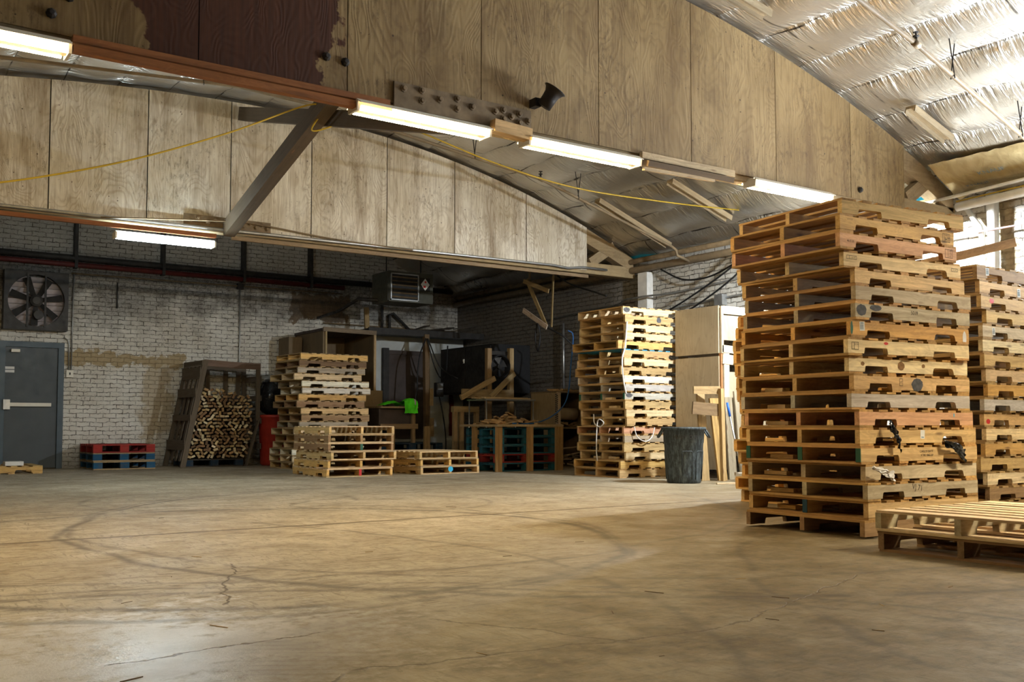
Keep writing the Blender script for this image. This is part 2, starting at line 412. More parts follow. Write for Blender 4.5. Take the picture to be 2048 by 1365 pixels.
g.bump(g.math('ADD', g.math('MULTIPLY', g.math('ADD', fold, g.math('MULTIPLY', fold2, 0.35)), g.math('ADD', edge, 0.12)), g.math('MULTIPLY', w2, 0.06)), 0.8, 0.055)
MAT['foil'] = g.m

# kraft faced insulation
g = G('kraft_paper_facing', 0.6)
p = g.pos()
f = g.noise(g.map(p, (4, 9, 4)), 1.0, 5, 0.6, 1.0)
g.col(g.mix(g.mr(f, 0.3, 0.7), (0.36, 0.27, 0.12), (0.52, 0.42, 0.22)))
g.bump(f, 0.5, 0.02)
MAT['kraft'] = g.m

# ------------------------------------------------------------------ geometry helpers
OFF = {}                      # world place of every top-level thing, so parts can be written in world coordinates

class MB:
    def __init__(s): s.v, s.f = [], []
    def add(s, vs, fs):
        k = len(s.v); s.v += [tuple(x) for x in vs]; s.f += [tuple(i + k for i in f) for f in fs]
        return s
    def box(s, x0, y0, z0, x1, y1, z1):
        return s.add([(x0, y0, z0), (x1, y0, z0), (x1, y1, z0), (x0, y1, z0), (x0, y0, z1), (x1, y0, z1), (x1, y1, z1), (x0, y1, z1)],
                     [(3, 2, 1, 0), (4, 5, 6, 7), (0, 1, 5, 4), (1, 2, 6, 5), (2, 3, 7, 6), (3, 0, 4, 7)])
    def prism(s, poly, ax, a, b):
        """polygon in the two other axes, pushed along ax from a to b"""
        def q(u, w, t):
            return [(t, u, w), (u, t, w), (u, w, t)][ax]
        n = len(poly)
        s.add([q(u, w, a) for u, w in poly] + [q(u, w, b) for u, w in poly],
              [tuple(range(n))[::-1], tuple(range(n, 2 * n))] + [(i, (i + 1) % n, n + (i + 1) % n, n + i) for i in range(n)])
        return s
    def tube(s, pts, r, n=8, cap=True):
        pts = [Vector(p) for p in pts]
        k = len(s.v); up = Vector((0, 0, 1)); prev = None
        for i, p in enumerate(pts):
            d = (pts[min(i + 1, len(pts) - 1)] - pts[max(i - 1, 0)]).normalized()
            if prev is None:
                a = d.cross(up if abs(d.z) < 0.95 else Vector((1, 0, 0))).normalized()
            else:
                a = (prev - d * prev.dot(d)).normalized()
            prev = a; b = d.cross(a)
            rr = r[i] if hasattr(r, '__len__') else r
            for j in range(n):
                t = 2 * PI * j / n
                s.v.append(tuple(p + (a * math.cos(t) + b * math.sin(t)) * rr))
        for i in range(len(pts) - 1):
            for j in range(n):
                s.f.append((k + i * n + j, k + i * n + (j + 1) % n, k + (i + 1) * n + (j + 1) % n, k + (i + 1) * n + j))
        if cap:
            s.f.append(tuple(k + j for j in range(n))[::-1]); e = k + (len(pts) - 1) * n
            s.f.append(tuple(e + j for j in range(n)))
        return s
    def lathe(s, prof, c=(0, 0, 0), n=24, cap=True, M=None):
        k = len(s.v)
        for r, z in prof:
            for j in range(n):
                t = 2 * PI * j / n
                q = Vector((r * math.cos(t), r * math.sin(t), z))
                if M: q = M @ q
                s.v.append((q.x + c[0], q.y + c[1], q.z + c[2]))
        for i in range(len(prof) - 1):
            for j in range(n):
                s.f.append((k + i * n + j, k + i * n + (j + 1) % n, k + (i + 1) * n + (j + 1) % n, k + (i + 1) * n + j))
        if cap:
            s.f.append(tuple(k + j for j in range(n))[::-1]); e = k + (len(prof) - 1) * n
            s.f.append(tuple(e + j for j in range(n)))
        return s
    def grid(s, nu, nv, fn):
        k = len(s.v)
        for i in range(nu + 1):
            for j in range(nv + 1):
                s.v.append(tuple(fn(i / nu, j / nv)))
        for i in range(nu):
            for j in range(nv):
                a = k + i * (nv + 1) + j
                s.f.append((a, a + nv + 1, a + nv + 2, a + 1))
        return s
    def mesh(s, name, mat, off=(0, 0, 0), smooth=False, flip=False):
        me = bpy.data.meshes.new(name)
        me.from_pydata([(x - off[0], y - off[1], z - off[2]) for x, y, z in s.v], [], s.f)
        if mat: me.materials.append(MAT[mat] if isinstance(mat, str) else mat)
        if flip: me.flip_normals()
        if smooth:
            me.polygons.foreach_set('use_smooth', [True] * len(me.polygons))
        me.update()
        return me
    def obj(s, name, mat, parent=None, color=None, at=None, smooth=False):
        """parent given: a part, written in world coordinates. Else a top-level mesh whose origin goes to its base."""
        if parent is not None:
            off = OFF[parent.name]
        elif at is not None:
            off = at
        else:
            xs, ys, zs = zip(*s.v)
            off = ((min(xs) + max(xs)) / 2, (min(ys) + max(ys)) / 2, min(zs))
        o = bpy.data.objects.new(name, s.mesh(name, mat, off, smooth))
        COL.objects.link(o)
        if parent is not None: o.parent = parent; OFF[o.name] = off
        else: o.location = off; OFF[o.name] = off
        if color: o.color = (*color, 1)
        return o

def tag(o, label, cat, group=None):
    o['label'] = label; o['category'] = cat
    if group: o['group'] = group
    return o

def thing(name, label, cat, loc=(0, 0, 0), rotz=0.0, group=None):
    o = bpy.data.objects.new(name, None)
    o.empty_display_size = 0.1
    COL.objects.link(o)
    o.location = loc; o.rotation_euler = (0, 0, rotz); OFF[o.name] = tuple(loc)
    return tag(o, label, cat, group)

def struct(o):
    o['kind'] = 'structure'
    return o

def frame_of(p, q, roll=0.0):
    p, q = Vector(p), Vector(q)
    x = (q - p).normalized()
    y = Vector((0, 0, 1)).cross(x)
    if y.length < 1e-4: y = Vector((0, 1, 0))
    y.normalize(); z = x.cross(y)
    R = Matrix((x, y, z)).transposed() @ Matrix.Rotation(roll, 3, 'X')
    return R, (q - p).length

def board(name, p, q, w, h, color, parent=None, roll=0.0, mat='wood', rough=0.0):
    """a sawn board from p to q, w wide and h thick; its grain runs along its length"""
    R, L = frame_of(p, q, roll)
    n = max(1, int(L / 0.35)) if rough else 1
    m = MB(); k = []
    for i in range(n + 1):
        x = L * i / n
        a, b = (rnd.uniform(-rough, rough), rnd.uniform(-rough, rough)) if rough else (0, 0)
        k.append([(x, -w / 2 + a, -h / 2 + b), (x, w / 2 + a, -h / 2 + b), (x, w / 2 + a, h / 2 + b), (x, -w / 2 + a, h / 2 + b)])
    m.v = [v for r in k for v in r]
    for i in range(n):
        for j in range(4):
            m.f.append((i * 4 + j, i * 4 + (j + 1) % 4, i * 4 + 4 + (j + 1) % 4, i * 4 + 4 + j)[::-1])
    m.f.append((0, 1, 2, 3)); e = 4 * n; m.f.append((e + 3, e + 2, e + 1, e))
    o = bpy.data.objects.new(name, m.mesh(name, mat))
    COL.objects.link(o)
    loc = Vector(p)
    if parent is not None:
        o.parent = parent; loc = loc - Vector(OFF[parent.name]); OFF[o.name] = OFF[parent.name]
    o.matrix_local = Matrix.Translation(loc) @ R.to_4x4()
    o.color = (*color, 1)
    return o

def text_mesh(name, body, size, mat, align='CENTER'):
    cu = bpy.data.curves.new(name, 'FONT')
    cu.body = body; cu.size = size; cu.align_x = align; cu.align_y = 'CENTER'
    t = bpy.data.objects.new(name, cu)
    COL.objects.link(t)
    bpy.context.view_layer.update()
    me = bpy.data.meshes.new_from_object(t.evaluated_get(bpy.context.evaluated_depsgraph_get()))
    bpy.data.objects.remove(t)
    me.materials.clear(); me.materials.append(MAT[mat])
    return me

def put_mesh(name, me, parent, M, color=None):
    o = bpy.data.objects.new(name, me)
    COL.objects.link(o); o.parent = parent; o.matrix_local = M
    OFF[o.name] = OFF[parent.name]
    if color: o.color = (*color, 1)
    return o

FACE_FRONT = Matrix.Rotation(PI / 2, 4, 'X')        # text lying in XZ, readable from -Y
def jit(c, a=0.12):
    k = rnd.uniform(1 - a, 1 + a)
    return tuple(max(0.01, x * k * rnd.uniform(0.97, 1.03)) for x in c)

def arch(x):
    return 4.87 - (0.0345 if x > 4.7 else 0.02) * (x - 4.7) ** 2

# ------------------------------------------------------------------ the shell
XR, YB = 11.1, 18.1
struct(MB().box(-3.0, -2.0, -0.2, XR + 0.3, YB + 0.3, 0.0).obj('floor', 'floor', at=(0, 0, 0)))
struct(MB().box(-3.0, YB, 0.0, XR + 0.3, YB + 0.3, 5.3).obj('wall_back', 'brick_back', at=(0, 0, 0)))
w = MB()
w.box(XR, 5.0, 0.0, XR + 0.3, YB, 4.2)
w.box(XR, -2.0, 0.0, XR + 0.3, 2.4, 4.2)
w.box(XR, 2.4, 0.0, XR + 0.3, 5.0, 1.25).box(XR, 2.4, 2.9, XR + 0.3, 5.0, 4.2)
struct(w.obj('wall_right', 'brick_right', at=(0, 0, 0)))
win = struct(MB().box(XR + 0.10, 2.4, 1.25, XR + 0.16, 2.46, 2.9).box(XR + 0.10, 4.94, 1.25, XR + 0.16, 5.0, 2.9)
             .box(XR + 0.10, 2.4, 1.25, XR + 0.16, 5.0, 1.31).box(XR + 0.10, 2.4, 2.84, XR + 0.16, 5.0, 2.9)
             .box(XR + 0.10, 3.67, 1.31, XR + 0.16, 3.73, 2.84).obj('window_1', 'white_enamel', at=(XR, 3.7, 1.25)))

# brick pilaster on the right wall under the far truss
pil = MB().box(10.97, 12.0, 0.0, 11.1, 12.22, 3.22)
struct(pil.obj('trim_1', 'white_brick_pilaster' if 'white_brick_pilaster' in MAT else 'white_pipe', at=(0, 0, 0)))

# foil blankets sagging between the purlins, crumpled
def ceil_z(x, y):
    s = (x + 0.22) / 0.61
    t = s - math.floor(s)
    k = math.floor(s)
    amp = 0.085 + 0.04 * mnoise.noise((k * 3.1, y * 0.5, 2.0))
    if y > 12.3: amp *= 1.35
    d = min(abs(y - 12.44), abs(y - 6.73)) / 0.8
    if d < 1: amp *= 0.25 + 0.75 * d * d * (3 - 2 * d)
    u = abs(2 * t - 1)
    z = arch(x) + 0.075 - amp * (1 - u ** 1.9)
    pin = (y * 0.8 + 0.5 * (k % 2)) % 1.0
    pinch = math.exp(-((pin - 0.5) / 0.16) ** 2)
    wr = mnoise.noise((x * 2.0 + k, y * 7.0, 0.3)) * 0.5 + mnoise.noise((x * 5.0, y * 13.0 + 4, 1.3)) * 0.25
    ridge = (1 - abs(mnoise.noise((x * 3.2, y * 2.4, 7.7)))) ** 4
    edge = u ** 1.5
    z += 0.012 * wr * (0.1 + edge) - 0.035 * pinch * edge
    z += 0.03 * mnoise.noise((x * 0.8, y * 0.9, 5.0))
    return z
NU, NV = 330, 430
x0, x1, y0, y1 = -3.0, XR, -1.5, YB
cg = MB().grid(NU, NV, lambda u, v: (x0 + (x1 - x0) * u, y0 + (y1 - y0) * v, ceil_z(x0 + (x1 - x0) * u, y0 + (y1 - y0) * v)))
struct(cg.obj('ceiling', 'foil', at=(0, 0, 0), smooth=True))

# kraft-faced insulation drooping along the right eave, with its printed lettering
def kraft(u, v):
    y = 4.2 + 2.38 * u
    x = 10.36 + 0.64 * v
    z = 3.715 - 0.24 * v - 0.02 * math.sin(v * PI) + 0.022 * mnoise.noise((y * 3 + v * 2, v * 4, 1)) + 0.012 * mnoise.noise((y * 11 - v * 6, v * 3, 4))
    if u > 0.9: z -= (u - 0.9) * 0.8 * v
    return x, y, z
kr = MB().grid(90, 24, kraft).obj('insulation_blanket', 'kraft', smooth=True)
tag(kr, 'kraft paper faced insulation blanket drooping along the eave at upper right', 'insulation')
for body, uu, vv, sz in (('KNAUF', 0.745, 0.42, 0.095), ('KNAUF', 0.86, 0.72, 0.085), ('-- --- - ---- --', 0.75, 0.72, 0.03), ('---- -- --- -', 0.86, 0.40, 0.03)):
    c = Vector(kraft(uu, vv)); dv = (Vector(kraft(uu, vv + 0.02)) - c).normalized(); du = Vector((0, -1, 0))
    nn = du.cross(-dv).normalized()
    R = Matrix((du, -dv, nn)).transposed().to_4x4()
    M = Matrix.Translation(c - Vector(OFF[kr.name]) + nn * 0.035) @ R
    put_mesh('lettering', text_mesh('lettering', body, sz, 'blue_ink'), kr, M)
kr2 = MB().grid(40, 12, lambda u, v: (10.95 + 0.14 * math.sin(v * PI) - 0.03, 7.0 + 0.45 * u, 3.66 - 0.42 * v + 0.05 * mnoise.noise((u * 6, v * 5, 2))))
tag(kr2.obj('insulation_flap', 'kraft', smooth=True), 'torn kraft flap hanging at the end of the eave insulation', 'insulation')
tag(MB().grid(60, 6, lambda u, v: (11.03, 4.3 + 8.9 * u, 3.56 + 0.012 * mnoise.noise((u * 30, v * 3, 0)) - 0.075 * v)).obj('vapour_strip', flat('cyan_film', (0.01, 0.17, 0.23), 0.4)),
    'narrow cyan plastic strip along the top of the right brick wall', 'plastic strip')

# ------------------------------------------------------------------ roof trusses
def truss(Y, label, ply, seams, x_left, zb, dirty):
    r = thing('roof_truss', label, 'truss', (4.7, Y, zb))
    edges = [x_left] + seams + [10.02]
    for a, b in zip(edges[:-1], edges[1:]):
        g_ = 0.007 if Y > 10 else 0.004
        n = 8
        top = [(a + g_ + (b - a - 2 * g_) * i / n) for i in range(n + 1)]
        poly = [(a + g_, zb + 0.05), (b - g_, zb + 0.05)] + [(x, arch(x) - 0.0) for x in top[::-1]]
        MB().prism(poly, 1, Y - 0.075, Y - 0.06).obj('plywood_panel', ply, r)
    xs = [x_left + (10.0 - x_left) * i / 26 for i in range(27)]
    MB().prism([(x_left, zb + 0.06), (10.0, zb + 0.06)] + [(x, arch(x) - 0.01) for x in xs[::-1]], 1, Y - 0.0595, Y - 0.0555).obj('backing_sheet', 'metal_dark', r)  # dark sheet added behind the panels: darkens the seams, stops light leaks
    # timber chords behind and below the cladding
    xs = [x_left + (11.02 - x_left) * i / 26 for i in range(27)]
    MB().prism([(x, arch(x) - 0.24) for x in xs] + [(x, arch(x) - 0.005) for x in xs[::-1]], 1, Y - 0.055, Y + 0.10).obj('top_chord', 'wood_old', r, (0.34, 0.25, 0.14))
    board('bottom_chord', (x_left, Y + 0.02, zb + 0.09), (11.05, Y + 0.02, zb + 0.09), 0.15, 0.18, (0.36, 0.27, 0.15), r, mat='wood_old')
    board('web_member', (10.12, Y, zb + 0.18), (10.62, Y, zb + 0.50), 0.10, 0.16, (0.33, 0.25, 0.15), r, mat='wood_old')
    return r

far = truss(12.44, 'far bowstring roof truss clad in pale painted plywood', 'truss_ply',
            [2.06, 3.16, 4.19, 5.29, 6.42, 7.53, 8.82], -2.6, 3.16, 0)
near = truss(6.73, 'near bowstring roof truss clad in grimy plywood with a bare brown patch', 'truss_ply_near',
             [2.02, 3.12, 4.30, 5.53, 6.66, 7.85, 9.05], -2.6, 3.13, 1)
ORANGE = (0.30, 0.115, 0.035)
board('nailer_strip', (1.22, 6.625, 3.155), (3.45, 6.625, 3.155), 0.05, 0.045, ORANGE, near)
board('nailer_strip', (1.22, 6.60, 3.085), (3.45, 6.60, 3.085), 0.06, 0.05, ORANGE, near)
board('nailer_strip', (-2.4, 12.335, 3.10), (4.0, 12.335, 3.10), 0.05, 0.05, (0.25, 0.09, 0.03), far)
board('nailer_strip', (4.2, 12.335, 3.10), (10.0, 12.335, 3.10), 0.05, 0.05, (0.24, 0.17, 0.10), far)
# splice plates with their bolts
def plate(parent, Y, x0, x1, z0, z1, bolts):
    b = MB().box(x0, Y - 0.02, z0, x1, Y, z1).obj('splice_plate', 'metal_brown', parent)
    for x, z in bolts:
        MB().lathe([(0.030, 0), (0.029, 0.008), (0.019, 0.010), (0.019, 0.024), (0.015, 0.027)], (x, Y - 0.02, z), 8, M=Matrix.Rotation(PI / 2, 3, 'X')).obj('bolt', 'metal_brown', b)
plate(near, 6.653, 3.50, 4.78, 3.15, 3.345, [(3.58, 3.30), (3.74, 3.315), (3.74, 3.235), (3.90, 3.275), (4.06, 3.31), (4.06, 3.23), (4.20, 3.27), (4.42, 3.275), (4.50, 3.30), (4.50, 3.225), (4.58, 3.26), (4.66, 3.295), (4.66, 3.22), (4.75, 3.25)])
plate(far, 12.363, 3.60, 4.72, 3.215, 3.35, [(3.68, 3.27), (3.78, 3.305), (3.90, 3.27), (4.0, 3.305), (4.36, 3.265), (4.44, 3.305), (4.52, 3.265), (4.60, 3.305), (4.67, 3.265)])
# knots of bolts at the near truss's left end
for x, z in ((1.02, 3.40), (1.10, 3.30), (1.20, 3.43), (2.95, 3.42), (3.10, 3.41), (9.2, 3.28)):
    MB().lathe([(0.034, 0), (0.03, 0.02), (0.015, 0.035)], (x, 6.655, z), 8, M=Matrix.Rotation(PI / 2, 3, 'X')).obj('bolt', 'metal_dark', near)

BR = (0.085, 0.058, 0.032)
b1 = board('diagonal_brace', (4.16, 12.34, 3.20), (4.16, 6.86, 4.72), 0.14, 0.19, BR, mat='wood_old')
tag(b1, 'brown diagonal timber brace rising from the far truss bottom to the near truss', 'brace')
b2 = board('diagonal_brace', (4.32, 12.34, 4.72), (4.32, 6.86, 3.20), 0.10, 0.17, BR, mat='wood_old')
tag(b2, 'brown timber brace falling from the far truss top, crossing behind the other', 'brace')

# purlin battens / dead light channels fixed to the slope
def channel(p, q, label):
    R, L = frame_of(p, q)
    r = thing('unlit_light_channel', label, 'light fitting', p)
    board('housing', p, q, 0.12, 0.03, (0.36, 0.28, 0.17), r)
    for sgn in (-1, 1):
        d = R @ Vector((0, sgn * 0.055, -0.035))
        board('side_lip', Vector(p) + d, Vector(q) + d, 0.012, 0.05, (0.34, 0.27, 0.17), r)
    return r
channel((9.36, 11.30, 4.07), (10.80, 11.30, 3.55), 'unlit pale light channel on the foil slope behind the thin pipe')
channel((9.32, 9.72, 4.03), (10.46, 9.72, 3.66), 'unlit pale light channel on the foil slope above the middle stack')
channel((9.32, 6.10, 4.07), (10.02, 6.10, 3.86), 'short unlit light channel on the bright foil at upper right')
channel((6.62, 6.20, 4.72), (7.22, 6.20, 4.61), 'short unlit light channel at the top edge beside the near truss')

# ------------------------------------------------------------------ lamps
def lamp(xa, xb, Y, z, tube, label, group=None, yaw=0.0, bare=False, deep=False):
    c = Vector(((xa + xb) / 2, Y, z)); L = (xb - xa)
    r = thing('strip_light', label, 'light fixture', c, 0, group)
    r.rotation_euler = (0, 0, yaw)
    h = L / 2
    # inverted trough: narrow box on top, white sides flaring out under it
    MB().prism([(c.y - 0.035, z + 0.0), (c.y + 0.035, z + 0.0), (c.y + 0.05, z + 0.075), (c.y - 0.05, z + 0.075)], 0, c.x - h, c.x + h).obj('housing', 'white_enamel', r)
    m = MB()
    for sg in (-1, 1):
        a = [(c.y + sg * 0.048, z + 0.073), (c.y + sg * 0.115, z + 0.035), (c.y + sg * 0.115, z + 0.042), (c.y + sg * 0.05, z + 0.082)]
        m.prism(a if sg > 0 else a[::-1], 0, c.x - h, c.x + h)
    if deep:
        for sg in (-1, 1):
            a = [(c.y + sg * 0.115, z + 0.042), (c.y + sg * 0.113, z + 0.042), (c.y + sg * 0.135, z - 0.06), (c.y + sg * 0.138, z - 0.06)]
            m.prism(a, 0, c.x - h, c.x + h)
    if not bare: m.obj('reflector', 'white_enamel', r)
    for sg in (-1, 1):
        MB().tube([(c.x - h + 0.03, c.y + sg * 0.062, z + 0.012), (c.x + h - 0.03, c.y + sg * 0.062, z + 0.012)], 0.019, 10).obj('tube', tube, r)
    for e in (-1, 1):
        MB().prism([(c.y - 0.075, z - 0.012), (c.y + 0.075, z - 0.012), (c.y + 0.085, z + 0.06), (c.y - 0.085, z + 0.06)], 0, c.x + e * (h - 0.012), c.x + e * (h + 0.008)).obj('end_cap', 'white_enamel', r)
    return r
lamp(0.0, 1.20, 6.64, 3.05, 'tube_warm', 'lit strip light at the far left end of the near truss', 'lit strip lights under the near truss')
lamp(3.16, 4.34, 6.64, 3.05, 'tube_warm', 'lit strip light under the bolted splice plate', 'lit strip lights under the near truss', 0.02)
lamp(4.72, 5.94, 6.64, 3.05, 'tube_warm', 'lit strip light just right of the pale wood block under the near truss', 'lit strip lights under the near truss')
lamp(7.44, 8.62, 6.64, 3.08, 'tube_white', 'lit strip light behind the top of the tallest pallet stack', 'lit strip lights under the near truss')
lamp(2.78, 3.96, 12.30, 2.95, 'tube_cool', 'cool white strip light hanging under the far truss by the brick wall', bare=True)
lamp(6.7, 7.9, 1.35, 3.05, 'tube_front', 'unseen strip light added to light the tallest stack from the front', deep=True)  # lamp out of view, placed and skirted to light the stack faces
lamp(-1.9, -0.7, 6.64, 3.05, 'tube_warm', 'lit strip light of the near truss left of the leftmost one in view', 'lit strip lights under the near truss')
strobe = thing('strobe_light', 'unseen strobe behind the tallest stack, shaped as a hanging lamp at the truss end', 'light fixture', (9.73, 7.2, 3.12))  # strobe hidden behind the stack; its hanging lamp form is made up
MB().lathe([(0.0, -0.07), (0.035, -0.06), (0.06, -0.035), (0.07, 0.0), (0.06, 0.035), (0.035, 0.06), (0.0, 0.07)], (9.73, 7.2, 3.12), 14, cap=False).obj('bulb', 'bulb', strobe, smooth=True)
MB().lathe([(0.03, 0.075), (0.10, 0.070), (0.165, 0.012), (0.17, 0.015), (0.10, 0.085), (0.04, 0.13), (0.03, 0.16)], (9.73, 7.2, 3.12), 20, cap=False).obj('shade', 'white_enamel', strobe, smooth=True)
MB().tube([(9.73, 7.2, 3.26), (9.73, 7.2, 4.08)], 0.012).obj('stem', 'metal_dark', strobe)
board('wood_block', (4.37, 6.60, 3.14), (4.74, 6.60, 3.12), 0.09, 0.10, (0.62, 0.42, 0.20))
tag(COL.objects[-1], 'pale wood block between two lit strip lights under the near truss', 'wood block')
r = thing('hanging_plank', 'dark unlit fixture tray hanging under the near truss right of the lit lights', 'light fitting', (6.6, 6.62, 3.05))
board('tray', (6.0, 6.60, 3.09), (7.1, 6.60, 3.09), 0.15, 0.05, (0.12, 0.085, 0.05), r, 0.35, 'wood_old')
board('batten', (6.0, 6.60, 3.03), (6.9, 6.60, 3.05), 0.03, 0.03, (0.60, 0.48, 0.30), r)
board('batten', (6.0, 6.63, 3.16), (7.2, 6.63, 3.16), 0.04, 0.06, (0.52, 0.40, 0.24), r)

# horn loudspeaker
Mh = Matrix.Rotation(math.radians(-38), 3, 'Y') @ Matrix.Rotation(math.radians(35), 3, 'X')
h = thing('horn_speaker', 'dark horn loudspeaker on the near truss above the lit strip lights', 'loudspeaker', (4.86, 6.60, 3.40))
Mh = Matrix.Rotation(math.radians(25), 3, 'X') @ Matrix.Rotation(math.radians(24), 3, 'Y')
hp = [(0.060, 0.0), (0.062, 0.07), (0.066, 0.12), (0.085, 0.155), (0.10, 0.165), (0.098, 0.168), (0.07, 0.14), (0.04, 0.09), (0.02, 0.085), (0.018, 0.12), (0.0, 0.125)]
MB().lathe(hp, (4.83, 6.52, 3.36), 24, M=Mh).obj('horn', 'metal_dark', h, smooth=True)
MB().box(4.775, 6.56, 3.37, 4.83, 6.65, 3.44).obj('bracket', 'metal_dark', h)

# ------------------------------------------------------------------ pallets
PW, PL, PH = 1.016, 1.219, 0.1185          # deck width (y), stringer length (x), height
TB, SH = 0.0150, 0.0885

def centred(mb, name, mat='wood'):
    return mb.mesh(name, mat)

def deck_mesh(width, seed):
    """a deck board along local x, length PW, origin at its near end on the underside centre"""
    r = random.Random(seed); n = 7; m = MB()
    bow = r.uniform(-0.003, 0.003)
    for i in range(n + 1):
        x = PW * i / n + (r.uniform(-0.006, 0.006) if i in (0, n) else 0)
        a = -width / 2 + r.uniform(-0.002, 0.002); b = width / 2 + r.uniform(-0.002, 0.002)
        z = bow * math.sin(PI * i / n) * 0.5
        t = TB - 0.0006 + r.uniform(-0.0006, 0.0004)
        m.v += [(x, a, z), (x, b, z), (x, b - 0.001, z + t), (x, a + 0.001, z + t)]
    for i in range(n):
        for j in range(4):
            m.f.append((i * 4 + j, i * 4 + 4 + j, i * 4 + 4 + (j + 1) % 4, i * 4 + (j + 1) % 4))
    m.f.append((3, 2, 1, 0)); e = 4 * n; m.f.append((e, e + 1, e + 2, e + 3))
    return m.mesh('deck_board', 'wood')
DECK_WIDE = [deck_mesh(0.135, 10 + i) for i in range(3)]
DECK_SLIM = [deck_mesh(0.088, 20 + i) for i in range(4)]

def stringer_mesh(seed, notched=True):
    r = random.Random(seed); pts = [(0, 0)]
    if notched:
        for c in (0.265, PL - 0.265):
            a, b, d = c - 0.115, c + 0.115, 0.040 + r.uniform(-0.003, 0.004); q = r.choice((0.010, 0.022))
            pts += [(a, 0), (a + 0.006, d - q), (a + 0.006 + q * 0.3, d - q * 0.3), (a + 0.006 + q, d), (b - 0.006 - q, d), (b - 0.006 - q * 0.3, d - q * 0.3), (b - 0.006, d - q), (b, 0)]
    pts += [(PL, 0), (PL, SH)]
    pts += [(PL * (1 - i / 6), SH + r.uniform(-0.0012, 0.0)) for i in range(1, 6)] + [(0, SH)]
    m = MB(); m.prism(pts, 1, -0.019, 0.019)
    return m.mesh('stringer', 'wood')
STR = [stringer_mesh(40 + i) for i in range(4)]
STR_PLAIN = stringer_mesh(50, False)

def sub(name, me, parent, M, color):
    o = bpy.data.objects.new(name, me)
    COL.objects.link(o); o.parent = parent; o.matrix_local = M; o.color = (*color, 1)
    return o

SLIM_TOP = [0.235, 0.385, 0.535, 0.684, 0.834, 0.984]
def make_pallet(stringer_kind=0, bottom=True, plain=False):
    root = thing('wooden_pallet', 'x', 'pallet')
    z0 = TB if bottom else 0.0
    for k, y in enumerate((0.019, PW / 2, PW - 0.019)):
        sub('stringer', STR_PLAIN if plain else STR[(stringer_kind + k) % 4], root, Matrix.Translation((0, y, TB)), (1, 1, 1))
    rz = Matrix.Rotation(PI / 2, 4, 'Z')
    def deck(kind, x, z, nm, wide):
        me = (DECK_WIDE[(kind + int(x * 10)) % 3] if wide else DECK_SLIM[(kind + int(x * 10)) % 4])
        sub(nm, me, root, Matrix.Translation((x, 0, z)) @ rz, (1, 1, 1))
    ztop = TB + SH
    for x in (0.068, PL - 0.068): deck(stringer_kind, x, ztop, 'top_board', True)
    for x in SLIM_TOP: deck(stringer_kind, x, ztop, 'top_board', False)
    if bottom:
        for x in (0.068, PL - 0.068): deck(stringer_kind + 1, x, 0.0, 'bottom_board', True)
        for x in (PL / 2 - 0.19, PL / 2, PL / 2 + 0.19): deck(stringer_kind, x, 0.0, 'bottom_board', False)
    return root

PROTO = [make_pallet(i) for i in range(4)]
PROTO_USED = [False] * 4
def copy_tree(o, parent=None):
    c = o.copy(); COL.objects.link(c); c.parent = parent
    for ch in list(o.children):
        if ch.name.split('.')[0] in ('stringer', 'top_board', 'bottom_board'): copy_tree(ch, c)      # marks stay on their own pallet
    return c

def pallet(x, y, z, rot, label, group, tint, deck_tint=None, kind=None, tilt=(0, 0), plain_bottom=True):
    kind = rnd.randrange(4) if kind is None else kind
    if PROTO_USED[kind]: p = copy_tree(PROTO[kind])
    else: p = PROTO[kind]; PROTO_USED[kind] = True
    p.location = (x, y, z); p.rotation_euler = (tilt[0], tilt[1], rot)
    tag(p, label, 'pallet', group)
    OFF[p.name] = (x, y, z)
    dt = deck_tint or (0.52, 0.34, 0.15)
    for c in p.children:
        nm = c.name.split('.')[0]
        c.color = (*jit(tint if nm == 'stringer' else dt, 0.14 if nm == 'stringer' else 0.22), 1)
    return p

ORD = ['topmost', 'second', 'third', 'fourth', 'fifth', 'sixth', 'seventh', 'eighth', 'ninth', 'tenth', 'eleventh', 'twelfth', 'thirteenth', 'fourteenth', 'fifteenth', 'sixteenth', 'seventeenth', 'eighteenth', 'nineteenth', 'twentieth']
def place(i, n, where):
    if i == 0: return 'topmost of ' + where
    if i == n - 1: return 'bottom of ' + where
    return ORD[i] + ' from the top of ' + where

TONE = {'tan': (0.638, 0.437, 0.201), 'golden': (0.684, 0.426, 0.148), 'pinkish': (0.684, 0.381, 0.223), 'pale': (0.775, 0.605, 0.36), 'greyish': (0.50, 0.42, 0.29), 'grey': (0.55, 0.52, 0.47), 'orange': (0.707, 0.414, 0.138), 'brown': (0.32, 0.2, 0.1), 'dark brown': (0.17, 0.1, 0.05), 'cream': (0.821, 0.672, 0.424), 'whitish': (0.821, 0.762, 0.636), 'charred grey': (0.36, 0.31, 0.23)}

